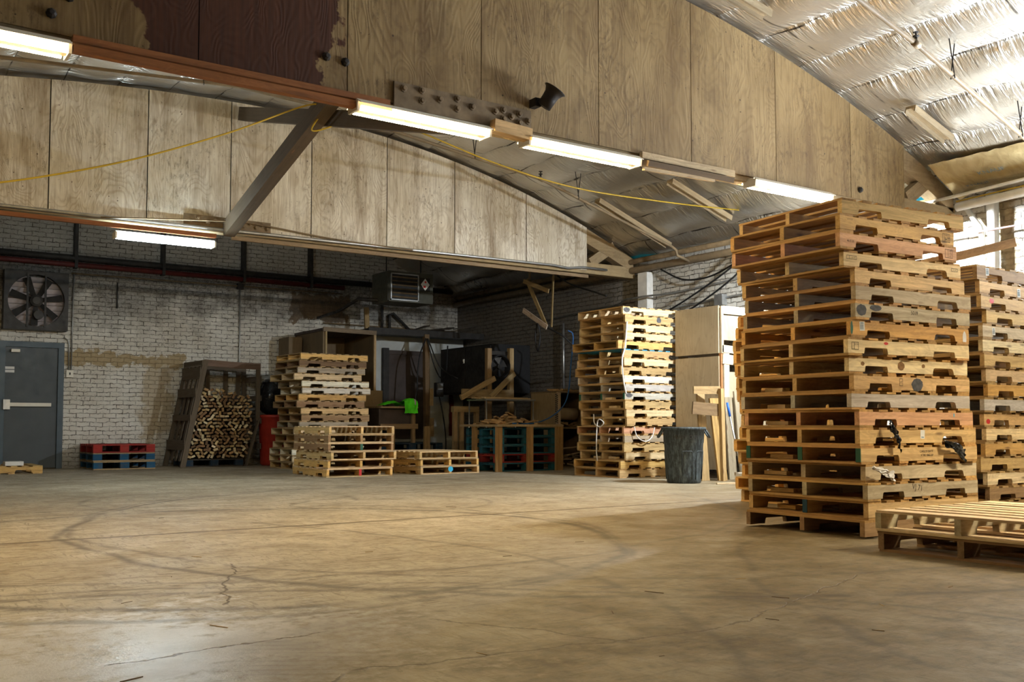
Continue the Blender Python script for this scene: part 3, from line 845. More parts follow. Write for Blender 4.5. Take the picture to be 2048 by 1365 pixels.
# the tallest stack, at the right
BIG = [(5.565, 4.167, -0.112), (5.494, 4.131, -0.051), (5.484, 4.126, -0.068), (5.557, 4.154, -0.078), (5.601, 4.102, -0.034), (5.55, 4.06, -0.063), (5.53, 4.05, -0.055), (5.507, 4.069, -0.075), (5.481, 4.075, -0.092), (5.52, 4.10, -0.08),
       (5.512, 4.058, -0.06), (5.487, 4.061, -0.074), (5.508, 4.019, -0.045), (5.5, 4.012, -0.059), (5.49, 4.0, -0.059), (5.531, 3.997, -0.03), (5.50, 3.96, -0.02), (5.51, 3.965, -0.02), (5.47, 3.965, -0.03)]
BTONE = ['tan', 'golden', 'pinkish', 'pale', 'tan', 'greyish', 'greyish', 'orange', 'pale', 'cream', 'tan', 'grey', 'pinkish', 'tan', 'tan', 'greyish', 'greyish', 'tan', 'brown']
BNOTE = ['with a cracked stringer', 'stamped HT', 'stamped in black at the right', 'with faint stamps', 'with knots', 'with a long crack', 'with a blue-black stain', 'with a barcode sticker', 'with a stamp and red mark', 'with round knots',
         'with a round dark smudge', 'with white weathering', 'with arched notches', 'with a white sticker', 'with stencilled lettering and green ends', 'with white film at its corner', 'with pen scribbles', 'sagging', 'with no bottom boards']
where = 'the tallest stack'
big = []
for i, (x, y, a) in enumerate(BIG):
    z = (18 - i) * PH
    big.append(pallet(x, y, z, a, f'{BTONE[i]} pallet {BNOTE[i]}, {place(i, 19, where)}', 'pallets in the tallest stack', TONE[BTONE[i]], (0.46, 0.27, 0.095), kind=i % 4))
for c in list(big[18].children):
    if c.name.startswith('bottom_board'): bpy.data.objects.remove(c)

def on_face(p, nm, me, x, z, dy=-0.0012, M=None, rot=0.0):
    """put a flat mark on the long notched face of a pallet (local y = 0)"""
    T = Matrix.Translation((x, dy, z)) @ FACE_FRONT @ Matrix.Rotation(rot, 4, 'Z')
    return put_mesh(nm, me, p, T)
def box_outline(w, h, t, splits=()):
    m = MB()
    for x0, z0, x1, z1 in ((-w / 2, -h / 2, w / 2, -h / 2 + t), (-w / 2, h / 2 - t, w / 2, h / 2), (-w / 2, -h / 2, -w / 2 + t, h / 2), (w / 2 - t, -h / 2, w / 2, h / 2)) + tuple((s_ - t / 2, -h / 2, s_ + t / 2, h / 2) for s_ in splits):
        m.add([(x0, z0, 0), (x1, z0, 0), (x1, z1, 0), (x0, z1, 0)], [(0, 1, 2, 3)])
    return m
def stamp(p, x, z, w, h, rows, split=None, ink='ink'):
    on_face(p, 'stamp_frame', box_outline(w, h, 0.003, (split,) if split is not None else ()).mesh('stamp_frame', ink), x, z)
    for tx, tz, body, sz in rows:
        on_face(p, 'stamp_text', text_mesh('stamp_text', body, sz, ink), x + tx, z + tz)
def blot(p, x, z, rx, rz, mat, seed=1, nm='stain'):
    r = random.Random(seed); n = 26; v = [(0, 0, 0)]
    for j in range(n):
        t = 2 * PI * j / n; k = r.uniform(0.92, 1.06)
        v.append((rx * k * math.cos(t), rz * k * math.sin(t), 0))
    m = MB().add(v, [(0, j + 1, (j + 1) % n + 1) for j in range(n)])
    on_face(p, nm, m.mesh(nm, mat), x, z, -0.0008)
ZM = TB + SH * 0.5
stamp(big[1], 1.13, 0.060, 0.085, 0.062, [(0.012, -0.012, 'HT', 0.044), (0.012, 0.018, 'BW 521', 0.013)], -0.022)
on_face(big[1], 'stamp_text', text_mesh('stamp_text', '8-19-20', 0.016, 'ink_faded'), 0.10, 0.085)
stamp(big[2], 1.13, 0.060, 0.085, 0.062, [(0.018, 0.019, 'US', 0.021), (0.018, 0.0, '176', 0.018), (0.018, -0.019, 'HT', 0.020)], -0.008)
on_face(big[2], 'stamp_text', text_mesh('stamp_text', '-8-17-20', 0.020, 'ink'), 0.10, 0.055)
stamp(big[3], 0.075, 0.072, 0.10, 0.026, [(0.02, 0, '521 HT', 0.013)], -0.02, 'ink_faded')
stamp(big[3], 1.15, 0.070, 0.07, 0.024, [(0, 0, 'US 176', 0.012)], None, 'ink_faded')
blot(big[6], 0.06, 0.062, 0.05, 0.038, 'smudge', 3); blot(big[6], 0.20, 0.082, 0.06, 0.020, 'smudge', 5)
on_face(big[6], 'stamp_text', text_mesh('stamp_text', '5019', 0.038, 'ink_faded'), 0.60, 0.070)
def sticker(p, x, z, w, h, bars=True, rot=0.05):
    T = on_face(p, 'sticker', MB().add([(-w / 2, -h / 2, 0), (w / 2, -h / 2, 0), (w / 2, h / 2, 0), (-w / 2, h / 2, 0)], [(0, 1, 2, 3)]).mesh('sticker', 'sticker'), x, z, -0.0015, rot=rot)
    m = MB(); r = random.Random(int(x * 100)); u = -w * 0.36
    if bars:
        while u < w * 0.36:
            b = r.choice((0.0015, 0.003, 0.0045)) * w / 0.045
            m.add([(u, -h * 0.36, 0.0006), (u + b, -h * 0.36, 0.0006), (u + b, h * 0.22, 0.0006), (u, h * 0.22, 0.0006)], [(0, 1, 2, 3)]); u += b + r.choice((0.002, 0.004)) * w / 0.045
        m.add([(-w * .36, h * .30, 0.0006), (w * .3, h * .30, 0.0006), (w * .3, h * .40, 0.0006), (-w * .36, h * .40, 0.0006)], [(0, 1, 2, 3)])
    else:
        m.add([(-w * .3, -h * .38, 0.0006), (w * .3, -h * .38, 0.0006), (w * .3, -h * .28, 0.0006), (-w * .3, -h * .28, 0.0006)], [(0, 1, 2, 3)])
    me = m.mesh('sticker_print', 'blue_ink')
    o = bpy.data.objects.new('sticker_print', me); COL.objects.link(o); o.parent = T
sticker(big[7], 0.105, 0.075, 0.048, 0.060)
blot(big[7], 0.006, 0.060, 0.012, 0.045, 'green_paint', 2)
blot(big[7], 1.17, 0.045, 0.022, 0.045, 'white_film', 4)
stamp(big[8], 0.065, 0.062, 0.065, 0.050, [(0.012, 0.010, 'HT 521', 0.012)], -0.008)
blot(big[8], 0.36, 0.088, 0.022, 0.010, 'red_paint', 8)
for x in (0.13, 0.74): blot(big[9], x, 0.068, 0.018, 0.014, 'knot', int(x * 50), 'knot')
blot(big[9], 0.51, 0.062, 0.036, 0.030, 'knot', 12)
blot(big[10], 0.64, 0.055, 0.062, 0.045, 'smudge', 7)
stamp(big[10], 0.47, 0.068, 0.035, 0.05, [(0, 0, 'HT', 0.016)], None, 'ink_faded')
sticker(big[13], 0.63, 0.072, 0.045, 0.058, False, -0.05)
blot(big[12], 1.00, 0.085, 0.005, 0.014, 'cyan_paint', 3)
on_face(big[14], 'stamp_text', text_mesh('stamp_text', 'CARLOS BATT', 0.022, 'ink'), 0.66, 0.076)
on_face(big[14], 'stamp_text', text_mesh('stamp_text', 'XTRE 1860-BP', 0.022, 'ink'), 0.665, 0.050)
on_face(big[16], 'stamp_text', text_mesh('stamp_text', 'VJ 71', 0.055, 'ink_faded'), 0.52, 0.074, rot=-0.15)
for c in big[14].children:
    if c.name.startswith('stringer'):
        e = MB().box(-0.004, -0.0195, 0.0, 0.001, 0.0195, SH).mesh('painted_end', 'green_paint')
        put_mesh('painted_end', e, big[14], c.matrix_local.copy())
e = MB().box(-0.004, -0.0195, 0.0, 0.001, 0.0195, SH).mesh('painted_end', flat('blue_end_paint', (0.01, 0.05, 0.08), 0.6))
put_mesh('painted_end', e, big[17], Matrix.Translation((0, PW / 2, TB)))

# two low pallets in front of it
FX, FY = 5.04, 2.549
f1 = pallet(FX, FY, 0.0, 0.0, 'dark brown pallet on the floor, under the pallet with pale slats', 'low pallets at the lower right', TONE['brown'], (0.30, 0.18, 0.085), kind=0)
f2 = pallet(FX - 0.005, FY + 0.01, PH, 0.004, 'pallet with pale new top slats lying on a darker one at the lower right', 'low pallets at the lower right', TONE['greyish'], (0.74, 0.58, 0.36), kind=1)

# stack right of it, at the frame edge
EDGE = [('brown', 0.0), ('tan', 0.04), ('tan', 0.03), ('tan', 0.13), ('greyish', 0.05), ('cream', 0.03), ('tan', 0.03), ('pale', 0.08), ('orange', 0.10), ('grey', 0.05), ('tan', 0.08), ('pale', 0.09), ('golden', 0.06), ('tan', 0.0), ('cream', 0.05), ('brown', 0.08), ('brown', 0.04)]
edge = []
for i, (tn, dx) in enumerate(EDGE):
    n = len(EDGE)
    edge.append(pallet(7.56 + dx * 0.8, 4.38 + rnd.uniform(-0.02, 0.02), (n - 1 - i) * PH, rnd.uniform(-0.02, 0.02), f'{tn} pallet, {place(i, n, "the stack cut off by the right frame edge")}', 'pallets in the stack at the right frame edge', TONE[tn], (0.40, 0.26, 0.11)))
sticker(edge[0], 0.15, 0.07, 0.05, 0.062); sticker(edge[4], 0.16, 0.06, 0.045, 0.06); sticker(edge[1], 0.60, 0.05, 0.05, 0.07)
blot(edge[2], 0.16, 0.07, 0.035, 0.02, 'red_paint', 5); blot(edge[10], 0.06, 0.045, 0.03, 0.02, 'red_paint', 6)

# stack of block-ended pallets behind the tallest stack
for i in range(15):
    tn = ('golden', 'orange', 'tan')[i % 3]
    pallet(7.22 + rnd.uniform(-0.05, 0.05), 5.62 + rnd.uniform(-0.03, 0.04), (14 - i) * PH, rnd.uniform(-0.03, 0.03), f'{tn} pallet, {place(i, 15, "the stack hidden behind the tallest stack")}', 'pallets in the stack hidden behind the tallest one', TONE[tn], (0.58, 0.36, 0.13))

# middle stack beside the waste bin
MID = ['cream', 'tan', 'pale', 'cream', 'golden', 'tan', 'pale', 'tan', 'whitish', 'grey', 'grey', 'tan', 'pale', 'tan', 'pinkish', 'greyish', 'tan', 'pale', 'golden', 'tan']
MDX = [0, 0, 0, 0.02, -0.16, -0.02, -0.04, -0.06, 0, 0, 0.03, 0.03, 0.03, 0.02, 0.0, 0.0, -0.01, 0.0, -0.10, -0.13]
mid = []
for i, tn in enumerate(MID):
    mid.append(pallet(9.05 + MDX[i] * 0.7 + rnd.uniform(-0.01, 0.01), 10.36 + rnd.uniform(-0.03, 0.03), (19 - i) * PH, rnd.uniform(-0.02, 0.02), f'{tn} pallet, {place(i, 20, "the stack beside the dark waste bin")}', 'pallets in the stack beside the waste bin', tuple(0.78 * q for q in TONE[tn]), (0.46, 0.30, 0.125)))
blot(mid[0], 0.07, 0.07, 0.06, 0.035, 'smudge', 3); blot(mid[1], 0.62, 0.07, 0.045, 0.038, 'smudge', 4); blot(mid[10], 0.08, 0.07, 0.06, 0.03, 'smudge', 6); blot(mid[10], 1.12, 0.06, 0.06, 0.035, 'smudge', 9)
for c in mid[5].children:
    if c.name.startswith('top_board'): c.color = (0.03, 0.25, 0.42, 1)
for c in mid[10].children:
    if c.name.startswith('stringer'): put_mesh('painted_end', MB().box(-0.004, -0.0195, 0.0, 0.001, 0.0195, SH).mesh('painted_end', 'green_paint'), mid[10], c.matrix_local.copy())
stamp(mid[6], 1.12, 0.06, 0.07, 0.045, [(0, 0, 'HT', 0.026)], None, 'ink_faded')
on_face(mid[11], 'stamp_text', text_mesh('stamp_text', 'CRC', 0.03, 'ink_faded'), 0.66, 0.07)

# back left stack
BL = ['golden', 'dark brown', 'charred grey', 'pale', 'whitish', 'whitish', 'golden', 'brown', 'tan', 'brown', 'charred grey', 'pale', 'tan', 'pale', 'whitish', 'pale', 'tan']
BLX = [0.0, 0.0, -0.02, -0.10, 0.04, 0.06, -0.02, -0.06, 0.03, 0.05, 0.0, -0.08, 0.0, -0.05, -0.11, -0.1, -0.1]
for i, tn in enumerate(BL):
    q = pallet(6.40 + BLX[i], 15.36 + rnd.uniform(-0.04, 0.04), (16 - i) * 0.1125, rnd.uniform(-0.03, 0.03), f'{tn} pallet, {place(i, 17, "the stack beside the wood offcut crate")}', 'pallets in the stack by the offcut crate', TONE[tn], (0.42, 0.29, 0.14))
    q.scale.z = 0.1125 / PH
# six pallets in front of it, turned the other way
FL = ['tan', 'brown', 'brown', 'tan', 'golden', 'golden']
FLX = [0.0, 0.0, 0.0, 0.03, 0.0, -0.03]
fl = []
for i, tn in enumerate(FL):
    fl.append(pallet(5.76 + PW + FLX[i], 12.78 + rnd.uniform(-0.02, 0.02), (5 - i) * PH, PI / 2 + rnd.uniform(-0.012, 0.012), f'{tn} pallet, {place(i, 6, "the waist-high stack with open ends")}', 'pallets in the waist-high stack', TONE['golden'] if tn == 'golden' else TONE[tn], (0.60, 0.44, 0.25)))
put_mesh('painted_end', MB().box(-0.004, -0.0195, 0.0, 0.001, 0.0195, SH).mesh('painted_end', 'red_paint'), fl[5], Matrix.Translation((0, PW / 2, TB)))
put_mesh('painted_end', MB().box(-0.004, -0.0195, 0.0, 0.001, 0.0195, SH).mesh('painted_end', 'green_paint'), fl[2], Matrix.Translation((0, PW / 2, TB)))
LO = ['tan', 'golden', 'tan']
lo = []
for i, tn in enumerate(LO):
    lo.append(pallet(7.19 + PW + (0.0, 0.03, 0.02)[i], 12.78 + (0, 0.02, -0.01)[i], (2 - i) * 0.112, PI / 2 + rnd.uniform(-0.015, 0.015), f'{tn} pallet, {("topmost", "middle one", "bottom one")[i]} of the three-high stack in front of the blue pallets', 'pallets in the three-high stack', TONE[tn], (0.56, 0.40, 0.22)))
    lo[-1].scale.z = 0.112 / PH
o = MB().lathe([(0.0, 0), (0.042, 0.0), (0.042, 0.002)], n=20, cap=False).mesh('paint_spot', 'cyan_paint')
put_mesh('paint_spot', o, lo[2], Matrix.Translation((-0.002, PW / 2, 0.075)) @ Matrix.Rotation(-PI / 2, 4, 'Y'))
pallet(1.52, 16.35, 0.0, 0.0, 'single pallet on the floor at the left frame edge in front of the door', None, TONE['golden'], (0.55, 0.36, 0.14))
tag(MB().box(2.25, 16.5, PH, 2.50, 16.75, PH + 0.06).obj('carton', 'sticker'), 'small printed white carton on the pallet at the left frame edge', 'carton')

# ------------------------------------------------------------------ block pallets (painted)
BPH = 0.137
def block_pallet(x, y, z, rot, label, group, face, deck, L=PL, W=PW):
    r = thing('block_pallet', label, 'pallet', (x, y, z), rot, group)
    def part(nm, b, c):
        o = bpy.data.objects.new(nm, b.mesh(nm, 'wood_old')); COL.objects.link(o); o.parent = r; o.color = (*jit(c, 0.15), 1)
    for bx in (0.0, L / 2 - 0.07, L - 0.14):
        for by in (0.0, W / 2 - 0.05, W - 0.10):
            part('block', MB().box(bx, by, 0.018, bx + 0.14, by + 0.10, 0.098), face)
    for by in (0.0, W / 2 - 0.05, W - 0.10): part('bottom_board', MB().box(0, by, 0, L, by + 0.10, 0.018), deck)
    for bx in (0.0, L / 2 - 0.07, L - 0.14): part('stringer_board', MB().box(bx, 0, 0.098, bx + 0.14, W, 0.116), face)
    n = 7
    for i in range(n):
        a = i * (W - 0.10) / (n - 1)
        part('top_board', MB().box(0, a, 0.116, L, a + 0.10, 0.134), deck)
    return r
RED, BLUE = (0.30, 0.025, 0.02), (0.012, 0.075, 0.155)
for i, (c, d, nm) in enumerate(((RED, RED, 'red block pallet, topmost of the short stack against the white brick wall'), (BLUE, (0.30, 0.22, 0.13), 'blue block pallet under the red one'), (BLUE, (0.34, 0.24, 0.13), 'blue block pallet on the floor, bottom of the short stack by the brick wall'))):
    block_pallet(3.59 + (0.0, 0.0, 0.01)[i], 17.03, (2 - i) * BPH, 0.0, nm, 'pallets in the red and blue stack', c, d, 0.97, 0.99)

# ------------------------------------------------------------------ things on the back wall
dr = struct(MB().box(2.33, 18.02, 0, 2.42, 18.10, 2.10).box(3.22, 18.02, 0, 3.31, 18.10, 2.10).box(2.42, 18.02, 2.01, 3.22, 18.10, 2.10).obj('door_1', 'door_frame'))
MB().box(2.425, 18.05, 0.015, 3.215, 18.09, 2.005).obj('door_leaf', 'door_paint', dr)
MB().box(2.44, 17.99, 1.03, 3.12, 18.035, 1.09).obj('push_bar', 'white_enamel', dr)
MB().box(2.40, 17.98, 0.98, 2.50, 18.04, 1.14).obj('latch_case', 'metal_grey', dr)
MB().box(2.50, 17.98, 1.92, 2.63, 18.04, 1.97).obj('door_closer', 'white_enamel', dr)
for z in (1.585, 1.64):
    q = MB().box(2.41, 18.042, z, 2.56, 18.05, z + 0.042).obj('notice', 'sticker', dr)

# extractor fan with louvres
f = thing('extractor_fan', 'square dark extractor fan with pale louvres above the grey door', 'fan', (2.84, 18.0, 2.29))
fc = (2.84, 17.86, 2.775); R0 = 0.43
m = MB(); n = 48; k = 0
for j in range(n):
    t = 2 * PI * j / n; c, s_ = math.cos(t), math.sin(t); q = 0.485 / max(abs(c), abs(s_))
    m.v += [(fc[0] + R0 * c, fc[1], fc[2] + R0 * s_), (fc[0] + q * c, fc[1], fc[2] + q * s_), (fc[0] + R0 * c, fc[1] + 0.10, fc[2] + R0 * s_), (fc[0] + q * c, fc[1] + 0.22, fc[2] + q * s_)]
for j in range(n):
    a, b = 4 * j, 4 * ((j + 1) % n)
    m.f += [(a, a + 1, b + 1, b), (a, b, b + 2, a + 2), (a + 1, a + 3, b + 3, b + 1)]
m.obj('shroud', 'metal_dark', f)
for i in range(9):
    z = 2.36 + i * 0.092
    hw = math.sqrt(max(0.0, 0.45 ** 2 - (z + 0.03 - fc[2]) ** 2)) + 0.02
    MB().add([(fc[0] - hw, 18.06, z), (fc[0] + hw, 18.06, z), (fc[0] + hw, 18.00, z + 0.075), (fc[0] - hw, 18.00, z + 0.075), (fc[0] - hw, 18.068, z), (fc[0] + hw, 18.068, z), (fc[0] + hw, 18.008, z + 0.08), (fc[0] - hw, 18.008, z + 0.08)],
             [(0, 1, 2, 3), (7, 6, 5, 4), (3, 2, 6, 7)]).obj('louvre', 'louver', f)
for i in range(7):
    a = 2 * PI * i / 7 + 0.2
    c, s_ = math.cos(a), math.sin(a)
    def bl(u, w): return (fc[0] + u * c - w * s_, 17.93 + w * 0.35, fc[2] + u * s_ + w * c)
    MB().add([bl(0.08, -0.035), bl(0.40, -0.075), bl(0.41, 0.045), bl(0.08, 0.035)], [(0, 1, 2, 3)]).obj('blade', 'blade', f)
Ry = Matrix.Rotation(PI / 2, 3, 'X')
MB().lathe([(0.0, 0), (0.10, 0.0), (0.10, 0.05), (0.06, 0.07), (0.0, 0.07)], (fc[0], 17.93, fc[2]), 20, M=Ry).obj('hub', 'metal_dark', f)
MB().lathe([(0.0, 0), (0.075, 0.0), (0.075, 0.10), (0.0, 0.10)], (fc[0] + 0.03, 17.93, fc[2] - 0.24), 16, M=Ry).obj('motor', 'metal_dark', f)
for x in (-0.14, 0.13):
    MB().box(fc[0] + x - 0.015, 17.84, 2.33, fc[0] + x + 0.015, 17.87, 3.22).obj('guard_bar', 'metal_dark', f)

def spline(pts, k=8):
    P_ = [Vector(q) for q in pts]; P_ = [P_[0] * 2 - P_[1]] + P_ + [P_[-1] * 2 - P_[-2]]
    out = []
    for i in range(1, len(P_) - 2):
        a, b, c, d = P_[i - 1:i + 3]
        for j in range(k):
            t = j / k
            out.append(0.5 * (2 * b + (c - a) * t + (2 * a - 5 * b + 4 * c - d) * t * t + (3 * b - a - 3 * c + d) * t ** 3))
    return out + [P_[-2]]
def pipe(name, label, cat, pts, r, mat, group=None, n=8):
    if cat in ('cable', 'cord', 'hose', 'strap') and len(pts) > 2 and len(pts) < 40: pts = spline(pts)
    return tag(MB().tube(pts, r, n).obj(name, mat, smooth=True), label, cat, group)
cb = thing('switch_conduit', 'pair of thin conduits dropping to a switch box beside the grey door', 'conduit', (3.41, 18.06, 1.59))
MB().tube([(3.44, 18.07, 3.29), (3.43, 18.07, 1.65)], 0.011).obj('conduit', 'metal_grey', cb, smooth=True)
MB().tube([(3.30, 18.07, 2.20), (3.37, 18.07, 2.16), (3.39, 18.07, 2.08), (3.39, 18.07, 1.65)], 0.011).obj('conduit', 'metal_grey', cb, smooth=True)
bx = MB().box(3.35, 18.03, 1.53, 3.46, 18.10, 1.65).obj('switch_box', 'white_enamel', cb)
MB().box(3.395, 18.022, 1.57, 3.415, 18.03, 1.61).obj('switch', 'metal_dark', cb)
cd = thing('wall_conduit', 'thin conduit with junction box dropping to the offcut crate', 'conduit', (6.34, 18.06, 1.5))
MB().tube([(6.33, 18.07, 3.33), (6.34, 18.07, 0.9)], 0.013).obj('conduit', 'metal_grey', cd, smooth=True)
MB().box(6.27, 18.02, 3.25, 6.38, 18.10, 3.36).obj('junction_box', 'metal_dark', cd)
pipe('wall_pipe', 'black pipe running along the top of the sooty back wall', 'pipe', [(-2.5, 17.99, 3.56), (10.9, 17.99, 3.54)], 0.055, 'metal_dark')
pipe('wall_pipe', 'dark red pipe under the black one on the back wall', 'pipe', [(-2.5, 17.99, 3.45), (8.4, 17.99, 3.43)], 0.045, 'red_pipe')
pipe('wall_pipe', 'thin grey conduit running under the red pipe on the back wall', 'conduit', [(3.40, 18.06, 3.30), (8.4, 18.06, 3.32)], 0.014, 'metal_brown')
pipe('wall_pipe', 'thin conduit crossing low on the wall behind the heater', 'conduit', [(8.0, 18.06, 2.72), (11.0, 18.06, 2.70)], 0.014, 'metal_brown')
for k, x in enumerate((3.45, 4.90, 6.37, 7.7)):
    lb = ['above the switch conduit', 'left of the cool strip light', 'above the conduit by the crate', 'left of the heater'][k]
    tag(MB().box(x - 0.025, 17.93, 3.38, x + 0.025, 18.1, 4.25).obj('pipe_hanger', 'metal_dark'), 'dark vertical pipe hanger on the back wall ' + lb, 'hanger')
pipe('wall_rod', 'thin dark rod on the sooty brick right of the fan', 'rod', [(4.15, 18.07, 3.2), (4.15, 18.07, 2.75)], 0.012, 'metal_dark')

# pipes on the right wall
pipe('wall_pipe', 'long cream pipe running along the right brick wall to the far corner', 'pipe', [(10.97, 7.3, 3.33), (10.97, 10.5, 3.285), (10.97, 14.0, 3.28), (10.97, 18.0, 3.27)], 0.055, 'cream_pipe', n=12)
pipe('wall_pipe', 'dark pipe above the cream pipe on the right wall', 'pipe', [(10.95, 8.0, 3.44), (10.95, 17.9, 3.40)], 0.045, 'metal_brown')
pipe('wall_conduit', 'grey conduit across the brick beside the white pilaster', 'conduit', [(11.06, 8.2, 2.99), (11.06, 11.5, 2.82), (10.84, 11.95, 2.80), (10.84, 12.4, 2.79), (11.06, 12.8, 2.77), (11.06, 15.2, 2.66)], 0.016, 'metal_grey')
cj = thing('wall_conduit', 'grey conduit with square box above the plywood crates', 'conduit', (11.05, 10.4, 2.5))
MB().tube([(11.06, 8.4, 2.72), (11.06, 10.45, 2.63), (11.06, 12.0, 2.56)], 0.014).obj('conduit', 'metal_grey', cj, smooth=True)
MB().box(10.97, 10.36, 2.52, 11.08, 10.52, 2.68).obj('junction_box', 'metal_grey', cj)
MB().tube([(11.03, 10.44, 2.54), (11.03, 10.44, 1.7)], 0.016).obj('conduit', 'metal_grey', cj, smooth=True)
pipe('wall_conduit', 'shiny vertical conduit on the dark right wall left of the middle stack', 'conduit', [(11.05, 14.33, 2.58), (11.05, 14.33, 1.2)], 0.02, 'metal_grey')
for k in range(5):
    pipe('conduit_run', 'white conduit of the bundle along the top of the right wall', 'conduit', [(10.72 + 0.05 * k, 3.6, 3.50 + 0.012 * k), (10.72 + 0.05 * k, 8.4, 3.30 + 0.012 * k)], 0.017, 'white_pipe', 'white conduits in the bundle')
pipe('wall_pipe', 'fat white pipe under the conduit bundle at upper right', 'pipe', [(10.80, 3.6, 3.37), (10.80, 6.5, 3.262)], 0.05, 'white_pipe', n=12)
pipe('extension_cord', 'yellow cord lying on the fat white pipe at upper right', 'cord', [(10.755, 3.6, 3.43), (10.755, 6.48, 3.32)], 0.009, 'yellow_cord')
pipe('drain_pipe', 'white vertical drain pipe on the bright right wall', 'pipe', [(10.98, 6.17, 3.40), (10.98, 6.17, 3.0), (10.98, 6.18, 1.2)], [0.07, 0.06, 0.06], 'white_pipe', n=14)
pipe('drain_pipe', 'white elbowed pipe left of the vertical drain pipe', 'pipe', [(10.99, 6.52, 3.32), (10.99, 6.40, 3.12), (10.99, 6.33, 3.02), (10.99, 6.31, 2.9), (10.99, 6.31, 1.2)], 0.032, 'white_pipe', n=12)
pipe('thin_hose', 'thin pink hose strung along the bright right wall', 'hose', [(10.9, 5.2, 2.98), (10.9, 6.0, 2.955), (10.9, 7.2, 2.97)], 0.011, flat('pink_hose', (0.62, 0.36, 0.36), 0.5))
pl = board('plank', (7.72, 5.02, 2.10), (8.64, 4.66, 2.345), 0.03, 0.075, (0.46, 0.26, 0.10), mat='wood', rough=0.003)
tag(pl, 'rough brown plank sticking up from the stack at the right edge', 'plank')

# sprinkler pipes under the roof
def sprinkler(name, label, pts, r, heads, hangers):
    t = thing(name, label, 'pipe', pts[0])
    MB().tube(pts, r, 10).obj('pipe_run', 'cream_pipe', t, smooth=True)
    for x, y, z in heads:
        MB().lathe([(0.014, 0), (0.014, 0.05), (0.03, 0.055), (0.03, 0.062), (0.008, 0.066), (0.008, 0.09), (0.028, 0.092), (0.028, 0.097)], (x, y, z + r * 0.5), 10).obj('sprinkler_head', 'metal_dark', t)
        MB().tube([(x - 0.04, y, z + 0.012), (x + 0.04, y, z - 0.012)], r * 1.35, 10).obj('fitting', 'cream_pipe', t, smooth=True)
    for x, y, z in hangers:
        MB().tube([(x - 0.05, y, arch(x) + 0.05), (x, y - r, z - r - 0.005), (x + 0.01, y + r, z - r), (x + 0.06, y, arch(x) + 0.05)], 0.006, 6).obj('hanger', 'metal_dark', t)
    return t
sprinkler('sprinkler_pipe', 'cream sprinkler pipe under the bright foil at upper right', [(5.2, 5.2, 4.60), (7.24, 5.2, 4.386), (8.07, 5.2, 4.175), (9.87, 5.2, 3.622), (10.9, 5.2, 3.30)], 0.024, [(8.05, 5.2, 4.18)], [(8.62, 5.2, 4.0), (9.8, 5.2, 3.64)])
sprinkler('sprinkler_pipe', 'dusty sprinkler pipe under the foil between the two trusses', [(-2, 11, 4.25), (1.36, 11, 4.42), (3.8, 11, 4.60), (4.7, 11, 4.56), (5.75, 11, 4.43), (8.12, 11, 4.13), (10.56, 11, 3.45), (10.66, 11, 3.40), (10.68, 11, 3.32), (10.97, 11, 3.25)], 0.022, [(1.30, 11, 4.42), (8.09, 11, 4.135)], [(7.0, 11, 4.28), (8.75, 11, 3.96), (3.4, 11, 4.57)])
pipe('conduit_run', 'grey conduit running along the bottom edge of the far truss', 'conduit', [(-2.4, 12.33, 3.18), (4.0, 12.33, 3.19), (9.3, 12.33, 3.22), (9.6, 12.33, 3.20), (9.9, 12.33, 3.24), (10.4, 12.33, 3.24)], 0.020, 'metal_grey')
pipe('black_cable', 'black cable sagging across the lower part of the far truss', 'cable', [(2.6, 12.2, 3.15), (4.12, 12.25, 3.29), (4.6, 12.3, 3.30), (5.6, 12.31, 3.23), (6.8, 12.31, 3.20)], 0.010, 'metal_brown')
pts = [(0.9, 9.5, 2.80), (1.2, 9.5, 2.82), (2.18, 9.5, 3.144), (3.155, 9.5, 3.574), (3.98, 9.5, 4.006), (4.14, 9.42, 3.98), (4.10, 9.60, 3.80), (4.30, 9.55, 3.86), (4.6, 9.5, 4.05), (5.33, 9.5, 3.96), (6.4, 9.5, 3.755), (7.59, 9.5, 3.634), (9.2, 9.5, 3.66), (10.44, 9.5, 3.72)]
pipe('extension_cord', 'yellow cord strung across the roof bay and looped round the brace', 'cord', pts, 0.009, 'yellow_cord')

# unit heater
u = thing('unit_heater', 'olive grey hanging unit heater with a louvred front', 'heater', (8.35, 16.0, 2.9))
MB().box(8.10, 15.5, 2.90, 8.985, 16.15, 3.44).obj('casing', 'heater', u)
fr = MB().box(8.085, 15.52, 2.92, 8.10, 16.13, 3.42).obj('side_panel', 'heater', u)
MB().box(8.14, 15.485, 2.94, 8.66, 15.5, 3.38).obj('grille_recess', 'black_rubber', u)
MB().box(8.12, 15.47, 2.92, 8.14, 15.50, 3.40).box(8.66, 15.47, 2.92, 8.68, 15.50, 3.40).box(8.12, 15.47, 2.92, 8.68, 15.50, 2.94).box(8.12, 15.47, 3.38, 8.68, 15.50, 3.40).obj('grille_frame', 'metal_grey', u)
for i in range(6):
    z = 2.965 + i * 0.07
    MB().add([(8.14, 15.45, z), (8.66, 15.45, z), (8.66, 15.49, z + 0.035), (8.14, 15.49, z + 0.035)], [(0, 1, 2, 3)]).obj('louvre', 'metal_brown', u)
st = MB().box(8.72, 15.494, 3.12, 8.92, 15.50, 3.36).obj('warning_sticker', 'ink', u)
dm = MB().add([(8.82, 15.490, 3.13), (8.91, 15.490, 3.24), (8.82, 15.490, 3.35), (8.73, 15.490, 3.24)], [(0, 1, 2, 3)]).obj('diamond', 'sticker', st)
MB().lathe([(0, 0), (0.02, 0), (0.02, 0.001)], (8.825, 15.489, 3.285), 10, M=Ry).obj('red_symbol', 'red_paint', st)
MB().box(8.78, 15.488, 3.18, 8.83, 15.489, 3.22).obj('red_symbol', 'red_paint', st)
